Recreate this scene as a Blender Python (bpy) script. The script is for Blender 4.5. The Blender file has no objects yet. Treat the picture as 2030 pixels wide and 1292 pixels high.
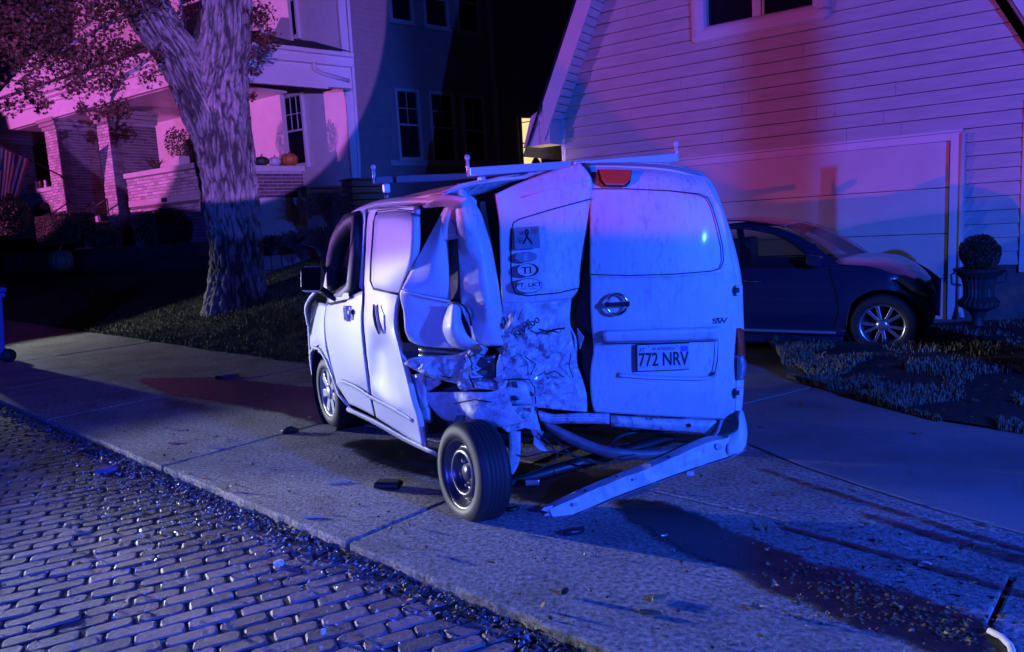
import bpy, bmesh, math, random
from mathutils import Vector, Matrix, noise
random.seed(7)
SC = bpy.context.scene
COL = SC.collection
# ------------------------------------------------------------------ camera
EYE = Vector((0, 0, 1.54))
PITCH, ROLL, FPX = math.radians(7.6), math.radians(3.27), 1466.0
FWD = Vector((0, math.cos(PITCH), -math.sin(PITCH)))
_r0 = Vector((1, 0, 0)); _u0 = _r0.cross(FWD)
RGT = math.cos(ROLL) * _r0 - math.sin(ROLL) * _u0
UPV = math.cos(ROLL) * _u0 + math.sin(ROLL) * _r0
cam = bpy.data.cameras.new('camera'); camo = bpy.data.objects.new('camera', cam); COL.objects.link(camo)
cam.sensor_width = 36; cam.lens = 36 * FPX / 2030; cam.clip_end = 900; cam.clip_start = 0.05
camo.matrix_world = Matrix((RGT, UPV, -FWD)).transposed().to_4x4(); camo.location = EYE
SC.camera = camo
# ------------------------------------------------------------------ night sky
W = bpy.data.worlds.new('World'); SC.world = W; W.use_nodes = True
nt = W.node_tree; bg = nt.nodes['Background']
sky = nt.nodes.new('ShaderNodeTexSky'); sky.sky_type = 'NISHITA'; sky.sun_disc = False
sky.sun_elevation = math.radians(-2.6); sky.sun_rotation = math.radians(200); sky.air_density = 1; sky.dust_density = 0; sky.ozone_density = 10
nt.links.new(sky.outputs[0], bg.inputs[0]); bg.inputs[1].default_value = 0.15
SC.view_settings.view_transform = 'Standard'; SC.view_settings.look = 'None'
SC.view_settings.exposure = 0.2; SC.view_settings.gamma = 1; SC.view_settings.use_curve_mapping = False
try:
    SC.cycles.max_bounces = 6; SC.cycles.diffuse_bounces = 3; SC.cycles.sample_clamp_indirect = 3
except Exception: pass
# ------------------------------------------------------------------ emergency lamps outside the frame
def lamp(name, loc, aim, col, watts, wide, flat=1.0, blend=0.12, rad=0.03):
    l = bpy.data.lights.new(name, 'SPOT'); l.color = col; l.energy = watts
    l.spot_size = math.radians(wide); l.spot_blend = blend; l.shadow_soft_size = rad
    o = bpy.data.objects.new(name, l); COL.objects.link(o)
    d = (Vector(aim) - Vector(loc)).normalized()
    q = d.to_track_quat('-Z', 'Y'); o.rotation_euler = q.to_euler(); o.location = loc
    o.scale = (1, flat, 1)
    return o
BLUE, RED, WHITE, VIO = (0.018, 0.09, 1.0), (1.0, 0.05, 0.10), (0.70, 0.75, 1.0), (0.20, 0.13, 1)
def bar(name, loc, at, zcut, col, watts, wide, elev=24.0, blend=.05, rad=.03):
    """roof light bar: the roof under it cuts the beam off along a low horizontal edge that passes zcut at the aimed spot"""
    d = Vector((at[0] - loc[0], at[1] - loc[1], 0)); L = d.length; low = math.atan2(zcut - loc[2], L); e = math.radians(elev)
    return lamp(name, loc, (at[0], at[1], loc[2] + L * math.tan(e)), col, watts, wide, math.tan(e - low) / math.tan(math.radians(wide / 2)), blend, rad)
lamp('blue_beacon', (4.8, -1.4, 2.3), (0.6, 4.6, 0.6), BLUE, 4000, 150, 1, .3, .07)
lamp('blue_beacon', (4.8, -1.2, 2.4), (-3.6, 20.8, 5.2), BLUE, 8000, 8.5, 2.6, .9)
lamp('blue_beacon', (-4.0, -3.6, 2.2), (-4.4, 5.0, 0), (.03, .06, 1), 2200, 74, .42, .4)
# a car standing up the street, left of the frame
bar('red_beacon', (-9.4, 8.4, 1.92), (1.6, 11.6), 1.25, RED, 470, 66)
bar('violet_beacon', (-9.4, 8.5, 1.92), (1.6, 11.6), 1.2, VIO, 1500, 66)
bar('violet_beacon', (-9.2, 8.3, 1.9), (-.6, 5.0), 0.75, (.50, .26, 1), 2600, 46, blend=.18, rad=.1)
lamp('headlamp', (-8.6, 8.3, 0.74), (-0.9, 4.6, 0.50), WHITE, 2700, 48, .25, .35, .06)
lamp('headlamp', (-8.4, 8.1, 1.1), (-.3, 3.1, 0), (.85, .85, 1), 2600, 15, .42, .6, .06)
lamp('headlamp', (-11.9, 14.6, 1.5), (-5.8, 12.4, .25), (.75, .8, .85), 900, 62, .42, .5, .06)  # bare lamp on the pavement, like a hand torch, added to light the lawn
# cars behind the camera
bar('red_beacon', (-6.0, -3.0, 2.0), (.7, 3.5), 1.42, RED, 1150, 54)
bar('violet_beacon', (1.4, -3.0, 2.1), (-5.2, 14), 2.25, (.40, .18, 1), 13000, 22, 14)
# a third car further left throws pink light on the porch
bar('pink_beacon', (-25, 9, 3.2), (-11, 21.6), 1.55, (.95, 0.19, .95), 12500, 31, 12, .12)
# ------------------------------------------------------------------ plane helpers (photo point -> point on a real plane)
def pray(x, y): return FWD * FPX + RGT * (x - 1015) + UPV * (646 - y)
def gnd(x, y, z=0.0):
    d = pray(x, y); return EYE + d * ((z - EYE.z) / d.z)
def atY(x, y, Y):
    d = pray(x, y); return EYE + d * (Y / d.y)
class Pl:
    """vertical plane through p along d; normal points to the viewer"""
    def __init__(s, p, d):
        s.p = Vector((p[0], p[1], 0)); s.d = Vector((d[0], d[1], 0)).normalized()
        n = Vector((-s.d.y, s.d.x, 0))
        if n.dot(Vector((0, 0, 0)) - s.p) < 0: n = -n
        s.n = n
    def at(s, x, y, off=0.0):
        d = pray(x, y); q = s.p + s.n * off
        t = (q - EYE).dot(s.n) / d.dot(s.n); return EYE + d * t
    def uz(s, x, y, off=0.0):
        q = s.at(x, y, off); return ((q - s.p).dot(s.d), q.z)
    def P(s, u, z, off=0.0):
        return Vector((s.p.x + s.d.x * u + s.n.x * off, s.p.y + s.d.y * u + s.n.y * off, z))
# ------------------------------------------------------------------ materials
MATS = {}
def mat(name, col, rough=.6, metal=0, var=0.0, vscale=6, bump=0.0, bscale=60, spec=.5, emit=None, estr=0,
        col2=None, c2scale=3, c2lo=.45, c2hi=.6, c2mask=0, coat=0, stretch=None, trans=0, alpha=1, detail=6):
    if name in MATS: return MATS[name]
    m = bpy.data.materials.new(name); m.use_nodes = True; MATS[name] = m
    n = m.node_tree.nodes; L = m.node_tree.links; b = n['Principled BSDF']
    b.inputs['Base Color'].default_value = (*col, 1); b.inputs['Roughness'].default_value = rough
    b.inputs['Metallic'].default_value = metal; b.inputs['Specular IOR Level'].default_value = spec
    b.inputs['Coat Weight'].default_value = coat; b.inputs['Coat Roughness'].default_value = .08
    b.inputs['Transmission Weight'].default_value = trans; b.inputs['Alpha'].default_value = alpha
    if emit: b.inputs['Emission Color'].default_value = (*emit, 1); b.inputs['Emission Strength'].default_value = estr
    tc = n.new('ShaderNodeTexCoord'); mp = n.new('ShaderNodeMapping'); L.new(tc.outputs['Object'], mp.inputs[0])
    if stretch: mp.inputs['Scale'].default_value = stretch
    def nz(sc, det=detail, r=.6):
        t = n.new('ShaderNodeTexNoise'); t.inputs['Scale'].default_value = sc; t.inputs['Detail'].default_value = det
        t.inputs['Roughness'].default_value = r; L.new(mp.outputs[0], t.inputs['Vector']); return t
    cur = None
    if col2:
        t = nz(c2scale); r = n.new('ShaderNodeMapRange'); r.inputs[1].default_value = c2lo; r.inputs[2].default_value = c2hi
        r.clamp = True; L.new(t.outputs[0], r.inputs[0])
        if c2mask:
            t2 = nz(c2mask, 3); r2 = n.new('ShaderNodeMapRange'); r2.inputs[1].default_value = .42; r2.inputs[2].default_value = .62; r2.inputs[3].default_value = .08; L.new(t2.outputs[0], r2.inputs[0])
            mm = n.new('ShaderNodeMath'); mm.operation = 'MULTIPLY'; L.new(r.outputs[0], mm.inputs[0]); L.new(r2.outputs[0], mm.inputs[1]); r = mm
        x = n.new('ShaderNodeMix'); x.data_type = 'RGBA'; x.inputs[6].default_value = (*col, 1); x.inputs[7].default_value = (*col2, 1)
        L.new(r.outputs[0], x.inputs[0]); cur = x.outputs[2]
    if var:
        t = nz(vscale); r = n.new('ShaderNodeMapRange'); r.inputs[1].default_value = .25; r.inputs[2].default_value = .75
        r.inputs[3].default_value = 1 - var; r.inputs[4].default_value = 1 + var * .6; L.new(t.outputs[0], r.inputs[0])
        x = n.new('ShaderNodeVectorMath'); x.operation = 'SCALE'
        if cur: L.new(cur, x.inputs[0])
        else: x.inputs[0].default_value = col
        L.new(r.outputs[0], x.inputs['Scale']); cur = x.outputs[0]
    if cur: L.new(cur, b.inputs['Base Color'])
    if bump:
        t = nz(bscale, 5, .65); bp = n.new('ShaderNodeBump'); bp.inputs['Strength'].default_value = 1
        bp.inputs['Distance'].default_value = bump; L.new(t.outputs[0], bp.inputs['Height']); L.new(bp.outputs[0], b.inputs['Normal'])
    return m
def obj_tint(m, amt=.35):
    """per-object brightness variation (bricks, planks)"""
    n = m.node_tree.nodes; L = m.node_tree.links; b = n['Principled BSDF']
    oi = n.new('ShaderNodeObjectInfo'); r = n.new('ShaderNodeMapRange'); r.inputs[3].default_value = 1 - amt; r.inputs[4].default_value = 1 + amt
    L.new(oi.outputs['Random'], r.inputs[0]); x = n.new('ShaderNodeVectorMath'); x.operation = 'SCALE'
    s = b.inputs['Base Color']
    if s.is_linked: L.new(s.links[0].from_socket, x.inputs[0])
    else: x.inputs[0].default_value = tuple(s.default_value)[:3]
    L.new(r.outputs[0], x.inputs['Scale']); L.new(x.outputs[0], s); return m
def face_tint(m, amt=.4):
    """variation per brick of a joined mesh through a face attribute"""
    n = m.node_tree.nodes; L = m.node_tree.links; b = n['Principled BSDF']
    a = n.new('ShaderNodeAttribute'); a.attribute_name = 'tint'; r = n.new('ShaderNodeMapRange'); r.inputs[3].default_value = 1 - amt; r.inputs[4].default_value = 1 + amt
    L.new(a.outputs['Fac'], r.inputs[0]); x = n.new('ShaderNodeVectorMath'); x.operation = 'SCALE'
    s = b.inputs['Base Color']
    if s.is_linked: L.new(s.links[0].from_socket, x.inputs[0])
    else: x.inputs[0].default_value = tuple(s.default_value)[:3]
    L.new(r.outputs[0], x.inputs['Scale']); L.new(x.outputs[0], s); return m
# ------------------------------------------------------------------ object helpers
def wloc(p):
    v = Vector((0, 0, 0))
    while p is not None: v += p.location; p = p.parent
    return v
def tag(o, label=None, cat=None, group=None, kind=None):
    if label: o['label'] = label
    if cat: o['category'] = cat
    if group: o['group'] = group
    if kind: o['kind'] = kind
    return o
def empty(name, loc, label=None, cat=None, group=None, parent=None):
    o = bpy.data.objects.new(name, None); COL.objects.link(o); o.empty_display_size = .1
    o.location = Vector(loc) - wloc(parent)
    if parent: o.parent = parent
    return tag(o, label, cat, group)
def mesh(name, vs, fs, m, parent=None, smooth=False, org=None):
    """vertices in world space; org = object origin"""
    o0 = Vector(org) if org is not None else (wloc(parent) if parent else Vector((0, 0, 0)))
    me = bpy.data.meshes.new(name); me.from_pydata([tuple(Vector(v) - o0) for v in vs], [], fs)
    me.materials.append(m); me.update()
    if smooth:
        me.polygons.foreach_set('use_smooth', [True] * len(me.polygons))
    o = bpy.data.objects.new(name, me); COL.objects.link(o)
    o.location = o0 - wloc(parent)
    if parent: o.parent = parent
    return o
def bevel(o, w=.01, seg=2, ang=40):
    md = o.modifiers.new('bevel', 'BEVEL'); md.width = w; md.segments = seg; md.limit_method = 'ANGLE'; md.angle_limit = math.radians(ang)
    return o
def solid(o, t=.004, off=-1):
    md = o.modifiers.new('solid', 'SOLIDIFY'); md.thickness = t; md.offset = off; return o
class MB:
    def __init__(s): s.v = []; s.f = []
    def box(s, c, ax, ay, az):
        """centre and three half-extent vectors"""
        c, ax, ay, az = map(Vector, (c, ax, ay, az)); k = len(s.v)
        for sz in (-1, 1):
            for sx, sy in ((-1, -1), (1, -1), (1, 1), (-1, 1)): s.v.append(c + ax * sx + ay * sy + az * sz)
        fl = ax.cross(ay).dot(az) < 0
        for q in ((3, 2, 1, 0), (4, 5, 6, 7), (0, 1, 5, 4), (1, 2, 6, 5), (2, 3, 7, 6), (3, 0, 4, 7)):
            q = tuple(k + i for i in q); s.f.append(q[::-1] if fl else q)
        return s
    def pbox(s, P, u0, u1, z0, z1, o0, o1):
        a, b = P.P((u0 + u1) / 2, (z0 + z1) / 2, (o0 + o1) / 2), None
        return s.box(a, P.d * (abs(u1 - u0) / 2), P.n * (abs(o1 - o0) / 2), Vector((0, 0, abs(z1 - z0) / 2)))
    def prism(s, pts, dv):
        k = len(s.v); n = len(pts); dv = Vector(dv); pts = [Vector(p) for p in pts]
        s.v += pts + [p + dv for p in pts]
        a = Vector((0, 0, 0))
        for i in range(n): a += (pts[i] - pts[0]).cross(pts[(i + 1) % n] - pts[0])
        fl = a.dot(dv) > 0
        r = list(range(k, k + n)); t = list(range(k + n, k + 2 * n))
        fs = [tuple(r), tuple(t[::-1])] + [(k + i, k + n + i, k + n + (i + 1) % n, k + (i + 1) % n) for i in range(n)]
        s.f += [q[::-1] for q in fs] if fl else fs
        return s
    def tube(s, pts, r, seg=8, cap=True):
        pts = [Vector(p) for p in pts]; k0 = len(s.v); n = len(pts)
        rr = r if isinstance(r, (list, tuple)) else [r] * n
        up = Vector((0, 0, 1)); pa = None
        for i, p in enumerate(pts):
            t = (pts[min(i + 1, n - 1)] - pts[max(i - 1, 0)]).normalized()
            if pa is None:
                a = t.cross(up)
                if a.length < .05: a = t.cross(Vector((1, 0, 0)))
            else: a = pa - t * pa.dot(t)
            a.normalize(); b = t.cross(a); pa = a
            for j in range(seg):
                g = 2 * math.pi * j / seg; s.v.append(p + (a * math.cos(g) + b * math.sin(g)) * rr[i])
        for i in range(n - 1):
            for j in range(seg):
                q = k0 + i * seg
                s.f.append((q + j, q + (j + 1) % seg, q + seg + (j + 1) % seg, q + seg + j))
        if cap:
            s.f.append(tuple(k0 + j for j in range(seg))[::-1]); s.f.append(tuple(k0 + (n - 1) * seg + j for j in range(seg)))
        return s
    def lathe(s, c, ax, prof, seg=32, ref=None, closed=False):
        """prof: (radius, along-axis)"""
        c, ax = Vector(c), Vector(ax).normalized(); a = ref or ax.cross(Vector((0, 0, 1)))
        if a.length < .05: a = Vector((1, 0, 0))
        a.normalize(); b = ax.cross(a); k0 = len(s.v); n = len(prof)
        for r, h in prof:
            for j in range(seg):
                g = 2 * math.pi * j / seg; s.v.append(c + ax * h + (a * math.cos(g) + b * math.sin(g)) * r)
        for i in range(n - 1 + (1 if closed else 0)):
            for j in range(seg):
                q, w = k0 + i * seg, k0 + ((i + 1) % n) * seg
                s.f.append((q + j, q + (j + 1) % seg, w + (j + 1) % seg, w + j))
        return s
    def build(s, name, m, parent=None, smooth=False, org=None):
        return mesh(name, s.v, s.f, m, parent, smooth, org)
def cr(a, b, c, d, t):
    return a * (-.5 * t + t * t - .5 * t ** 3) + b * (1 - 2.5 * t * t + 1.5 * t ** 3) + c * (.5 * t + 2 * t * t - 1.5 * t ** 3) + d * (-.5 * t * t + .5 * t ** 3)
def refine(pts, k, smooth=True):
    out = []; n = len(pts)
    for i in range(n - 1):
        for j in range(k):
            t = j / k
            if smooth: out.append(cr(pts[max(i - 1, 0)], pts[i], pts[i + 1], pts[min(i + 2, n - 1)], t))
            else: out.append(pts[i].lerp(pts[i + 1], t))
    out.append(pts[-1].copy()); return out
def ridged(p, sc, seed=0):
    v = 0; a = 1
    for k in range(3):
        v += a * (1 - 2 * abs(noise.noise(Vector(p) * sc + Vector((seed, seed * 1.7, 3))))); sc *= 2.1; a *= .45
    return v
def sheet(name, rows, m, parent=None, ku=4, kv=4, smooth=(True, True), crump=0, cs=6, seed=0, thick=.005, edge=True, dirn=None, shade=True, cell=0):
    """rows of 3-D control points -> smooth sheet with thickness; crump adds folded relief along dirn"""
    R = [refine([Vector(p) for p in r], kv, smooth[1]) for r in rows]
    cols = [refine([R[i][j] for i in range(len(R))], ku, smooth[0]) for j in range(len(R[0]))]
    nu, nv = len(cols[0]), len(cols); vs = []
    for i in range(nu):
        for j in range(nv):
            p = cols[j][i]
            if crump and dirn is not None:
                f = 1.0
                if edge: f = min(1, 4 * min(i / (nu - 1), 1 - i / (nu - 1)) + .25) * min(1, 4 * min(j / (nv - 1), 1 - j / (nv - 1)) + .25)
                d = ridged(p, cs, seed) - .6
                if cell:
                    q = Vector(p) * cell + Vector((seed, 0, seed)); d1 = noise.voronoi(q)[0]; d += (d1[1] - d1[0]) * 1.3 - .4
                p = p + Vector(dirn) * (crump * f * d)
            vs.append(p)
    fs = [(i * nv + j, i * nv + j + 1, (i + 1) * nv + j + 1, (i + 1) * nv + j) for i in range(nu - 1) for j in range(nv - 1)]
    if dirn is not None and fs:
        a = (vs[fs[len(fs) // 2][1]] - vs[fs[len(fs) // 2][0]]).cross(vs[fs[len(fs) // 2][2]] - vs[fs[len(fs) // 2][0]])
        if a.dot(Vector(dirn)) < 0: fs = [q[::-1] for q in fs]
    o = mesh(name, vs, fs, m, parent, shade)
    if thick: solid(o, thick)
    return o
def text(name, s, P0, xdir, ydir, height, m, parent=None, depth=.002, stretch=1.0, align='CENTER', bold=0.0):
    c = bpy.data.curves.new(name, 'FONT'); c.body = s; c.size = 1; c.align_x = align; c.extrude = depth / height / 2 * 1.4; c.offset = bold
    t = bpy.data.objects.new(name + '_tmp', c); COL.objects.link(t)
    dg = bpy.context.evaluated_depsgraph_get(); me = bpy.data.meshes.new_from_object(t.evaluated_get(dg))
    bpy.data.objects.remove(t); me.name = name
    xd, yd = Vector(xdir).normalized(), Vector(ydir).normalized(); zd = xd.cross(yd)
    k = height / .70
    org = wloc(parent)
    for v in me.vertices:
        q = Vector(P0) + xd * v.co.x * k * stretch + yd * v.co.y * k + zd * v.co.z * height * 1.0
        v.co = q - org
    me.materials.clear(); me.materials.append(m)
    o = bpy.data.objects.new(name, me); COL.objects.link(o)
    if parent: o.parent = parent
    return o
# ================================================================== GROUND
M_soil = mat('soil', (.035, .028, .022), .95, var=.4, vscale=8, bump=.02, bscale=30)
M_conc = mat('aggregate_concrete', (.38, .36, .34), .8, var=1.0, vscale=42, bump=.016, bscale=85, col2=(.26, .24, .22), c2scale=1.6, c2lo=.46, c2hi=.62)
M_drive = mat('driveway_concrete', (.27, .255, .24), .85, var=.3, vscale=90, bump=.0025, bscale=220, col2=(.17, .155, .145), c2scale=1.1, c2lo=.42, c2hi=.65)
M_joint = mat('joint_dirt', (.02, .018, .015), .95)
M_brick = obj_tint(mat('street_brick', (.25, .17, .175), .58, var=.4, vscale=40, bump=.006, bscale=70, spec=.6), .35)
M_brick2 = face_tint(mat('street_brick_far', (.25, .17, .175), .58, var=.4, vscale=40, bump=.006, bscale=70, spec=.6), .35)
ground = mesh('ground', [(-250, -60, -.16), (250, -60, -.16), (250, 500, -.16), (-250, 500, -.16)], [(0, 1, 2, 3)], M_soil); tag(ground, kind='structure')
CB = Vector((-.90, 3.59, 0)); CT = Vector((-.737, .676, 0)).normalized(); CN = Vector((CT.y, -CT.x, 0))   # kerb line, towards the lawn
if CN.y < 0: CN = -CN
def K(t, w, z=0): return CB + CT * t + CN * w + Vector((0, 0, z))
# concrete strip beside the street: slabs with joints
side = mesh('pavement', [K(-7, -.0, -.10), K(30, 0, -.10), K(30, 4.4, -.10), K(-7, 4.4, -.10)], [(0, 1, 2, 3)][:1], M_joint); tag(side, kind='structure')
def slab(name, pts, top, m, parent, th=.14, bw=.012):
    pts = [Vector((p[0], p[1], top)) for p in pts]
    o = MB().prism(pts, (0, 0, -th)).build(name, m, parent); bevel(o, bw, 2, 30); return o
def rough_edge(t0, t1, w, n=14, a=.012, sd=0):
    return [K(t0 + (t1 - t0) * i / n, w + a * noise.noise(Vector((t0 + (t1 - t0) * i / n * 3, w, sd)) * 2) + .5 * a * noise.noise(Vector(((t0 + (t1 - t0) * i / n) * 14, w, sd)))) for i in range(n + 1)]
ts = [-6.6, -4.7, -2.62, 0.0, 2.22, 4.75, 7.1, 9.5, 12, 14.6, 17.2, 20]
g = .009
for i in range(len(ts) - 1):
    a, b = ts[i] + g, ts[i + 1] - g
    e = rough_edge(a, b, 0.0, 40 if abs(a) < 7 else 8, .014, 1)
    wA = 1.47
    slab('slab', e + [K(b, wA - g), K(a, wA - g)], .0, M_conc, side)
    if b > 1: slab('slab', [K(a, wA + g), K(b, wA + g), K(b, 2.95), K(a, 2.95)], .004 if i % 2 else -.002, M_conc, side, bw=.01)
# right of the van the outer slabs narrow along the driveway curve
edge = [gnd(1480, 880), gnd(1580, 921), gnd(1700, 962), gnd(1860, 1012), gnd(2030, 1060)]
far = [K(-.01, 2.95), K(.98, 2.95)]
slab('slab', [K(-.6, wA + g), K(1.3, wA + g), K(1.3, 2.95), K(-.2, 2.95), gnd(1440, 868)], -.002, M_conc, side, bw=.01)
slab('slab', [K(-.6 - 2 * g, wA + g), gnd(1440, 868) + CT * -2 * g] + edge[:] + [K(-4.2, 1.6), K(-4.2, wA + g)], -.001, M_conc, side, bw=.008)
# driveway slabs up to the garage
drive = mesh('driveway', [(-1.5, 5.5, -.09), (9, 1, -.09), (14, 6, -.09), (2.0, 15, -.09)], [(0, 1, 2, 3)], M_joint); tag(drive, kind='structure')
def inset(e, d=.02): return [p + Vector((.72, .69, 0)) * d for p in e]
j1, j2 = gnd(1480, 800), gnd(1640, 760)
slab('slab', inset(edge) + [Vector((4.2, 1.2, 0)), Vector((7.6, 4.2, 0)), gnd(1640, 760) + Vector((2.9, -.2, 0)), j2 + Vector((-.004, -.012, 0)), j1, Vector((1.25, 5.55, 0)), Vector((1.35, 5.08, 0))], .0, M_drive, drive)
slab('slab', [j1 + Vector((-.006, .022, 0)), j2 + Vector((-.006, .012, 0)), gnd(1640, 760) + Vector((2.9, -.17, 0)), Vector((6.4, 9.3, 0)), Vector((1.6, 12.8, 0)), Vector((-1.0, 10.0, 0)), Vector((-.2, 7.1, 0)), Vector((1.0, 5.7, 0))], .0, M_drive, drive)
slab('slab', [K(-.1, 2.98), K(1.1, 2.98), Vector((-1.1, 9.7, 0)), Vector((-.22, 7.0, 0)), Vector((.95, 5.65, 0)), Vector((1.2, 5.2, 0))], -.003, M_drive, drive)
def kerb_band(m):  # darkens the brick colour in a band along the kerb
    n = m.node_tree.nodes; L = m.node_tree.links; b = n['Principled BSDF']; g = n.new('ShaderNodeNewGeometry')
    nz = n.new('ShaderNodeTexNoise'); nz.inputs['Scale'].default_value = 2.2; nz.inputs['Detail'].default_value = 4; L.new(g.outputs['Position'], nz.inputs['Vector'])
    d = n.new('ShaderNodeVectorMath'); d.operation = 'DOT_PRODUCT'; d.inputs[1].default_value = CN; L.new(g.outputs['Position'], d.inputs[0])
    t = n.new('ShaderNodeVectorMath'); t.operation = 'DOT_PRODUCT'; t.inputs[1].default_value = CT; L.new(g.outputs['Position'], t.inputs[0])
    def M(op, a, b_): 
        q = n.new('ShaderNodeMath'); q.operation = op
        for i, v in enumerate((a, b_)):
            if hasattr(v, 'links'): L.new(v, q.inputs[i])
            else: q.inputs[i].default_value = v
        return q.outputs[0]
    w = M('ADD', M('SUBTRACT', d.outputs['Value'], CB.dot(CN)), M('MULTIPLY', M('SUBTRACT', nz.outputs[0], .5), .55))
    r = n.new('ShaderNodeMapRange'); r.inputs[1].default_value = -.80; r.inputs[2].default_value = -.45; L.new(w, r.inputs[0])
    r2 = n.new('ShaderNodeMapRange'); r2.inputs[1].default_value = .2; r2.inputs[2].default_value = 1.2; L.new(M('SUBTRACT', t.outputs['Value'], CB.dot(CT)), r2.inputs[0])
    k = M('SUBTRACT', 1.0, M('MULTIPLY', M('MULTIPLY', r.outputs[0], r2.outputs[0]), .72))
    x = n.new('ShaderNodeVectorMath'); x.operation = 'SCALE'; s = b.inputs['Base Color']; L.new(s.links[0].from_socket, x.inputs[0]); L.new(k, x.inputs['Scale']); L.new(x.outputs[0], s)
kerb_band(M_brick); kerb_band(M_brick2)
# brick street -----------------------------------------------------
street = mesh('brick_street', [K(-12, .01, -.0575), K(40, .01, -.0575), K(40, -14, -.0575), K(-12, -14, -.0575)], [(0, 1, 2, 3)], mat('street_sand', (.065, .055, .05), .9, var=.5, vscale=60, bump=.004, bscale=200)); tag(street, kind='structure')
BD = Vector((.9, .436, 0)).normalized(); BN = Vector((-BD.y, BD.x, 0))
BL, BW = .205, .094
def brick_v(rs, L, Wd, h, z0):
    """rounded paver: 20-vert shape"""
    v = []
    for (zz, ins) in ((-.07, 0), (h - .007, 0), (h, .008)):
        for sx, sy in ((-1, -1), (1, -1), (1, 1), (-1, 1)):
            c = .012 + ins * .3
            x, y = sx * (L / 2 - ins), sy * (Wd / 2 - ins)
            if sx * sy > 0: v += [(x - sx * 0, y - sy * c, zz), (x - sx * c, y, zz)]
            else: v += [(x - sx * c, y, zz), (x, y - sy * c, zz)]
    f = []
    for k in range(2):
        for j in range(8): f.append((k * 8 + j, k * 8 + (j + 1) % 8, k * 8 + 8 + (j + 1) % 8, k * 8 + 8 + j))
    k = len(v); v.append((rs.uniform(-.02, .02), rs.uniform(-.01, .01), h + rs.uniform(-.0015, .0015)))
    for j in range(8): f.append((16 + j, 16 + (j + 1) % 8, k))
    v = [(x + rs.uniform(-.004, .004), y + rs.uniform(-.003, .003), z) for x, y, z in v]
    return v, f
rs = random.Random(3); variants = []
for k in range(6):
    v, f = brick_v(rs, BL - .006, BW - .006, .0, 0)
    me = bpy.data.meshes.new('brick'); me.from_pydata(v, [], f); me.materials.append(M_brick); me.update(); variants.append((me, v, f))
cand = []
for r in range(-85, 130):
    for c in range(-60, 70):
        p = Vector((-.9, 3.0, 0)) + BN * (r * BW) + BD * ((c + (.5 if r % 2 else 0)) * BL + .012 * math.sin(r * 1.7))
        w = (p - CB).dot(CN)
        if w > -.055 or w < -5.2: continue
        v = p - EYE + Vector((0, 0, -.05)); dz = v.dot(FWD)
        if dz < .5: continue
        sx = 1015 + FPX * v.dot(RGT) / dz; sy = 646 - FPX * v.dot(UPV) / dz
        if -160 < sx < 2200 and 700 < sy < 1450: cand.append((v.length, p, 0 < sx < 2030 and sy < 1292))
cand.sort(key=lambda q: (not q[2], q[0]))
bm_v, bm_f, bm_t = [], [], []
for i, (d, p, vis) in enumerate(cand):
    me, v, f = variants[rs.randrange(6)]
    z = -.051 + .003 * noise.noise(p * 2.3) + rs.uniform(-.003, .003)
    yaw = math.atan2(BD.y, BD.x) + rs.gauss(0, .03)
    if i < 298:
        o = bpy.data.objects.new('brick', me); COL.objects.link(o); o.parent = street
        o.location = (p.x, p.y, z); o.rotation_euler = (rs.gauss(0, .014), rs.gauss(0, .012), yaw)
        s = rs.uniform(.95, 1.03); o.scale = (s * rs.uniform(.93, 1.04), rs.uniform(.94, 1.03), 1)
    else:
        R = Matrix.Rotation(yaw, 3, 'Z') @ Matrix.Rotation(rs.gauss(0, .014), 3, 'X'); k = len(bm_v)
        q = Vector((p.x, p.y, z)); bm_v += [R @ Vector(a) + q for a in v]; bm_f += [tuple(k + a for a in b) for b in f]; bm_t += [rs.random()] * len(f)
o = mesh('brick_field', bm_v, bm_f, M_brick2, street, False); o['kind'] = 'stuff'
at = o.data.attributes.new('tint', 'FLOAT', 'FACE'); at.data.foreach_set('value', bm_t)
print('bricks', len(cand))
# lawn --------------------------------------------------------------
M_lawn = mat('lawn_soil', (.03, .032, .016), .95, var=.5, vscale=12, bump=.02, bscale=40)
LB = Vector((-2.98, 9.43, 0))
def sm(a, b, x): t = max(0, min(1, (x - a) / (b - a))); return t * t * (3 - 2 * t)
def lawn_h(t, s):
    h = 0.02 + .40 * sm(0, 2.3, s) + .75 * sm(1.5, 4.2, s) + .15 * sm(4, 8, s)
    return h * sm(-1.2, 3.6, t) * 1.0 + .03 * noise.noise(Vector((t * .7, s * .7, 0)))
def LW(t, s): return LB + CT * t + CN * s + Vector((0, 0, lawn_h(t, s)))
tt = [-2 + i * .35 for i in range(95)]; ss = [0 + j * .3 for j in range(34)] + [11, 13, 16, 20, 40]
vs = [LW(t, s) for t in tt for s in ss]; ns = len(ss)
vs = [v if (i % ns) else v - Vector((0, 0, .08)) for i, v in enumerate(vs)]
fs = [(i * ns + j, (i + 1) * ns + j, (i + 1) * ns + j + 1, i * ns + j + 1) for i in range(len(tt) - 1) for j in range(ns - 1)]
lawn = mesh('lawn', vs, fs, M_lawn, None, True); tag(lawn, kind='structure')
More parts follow.
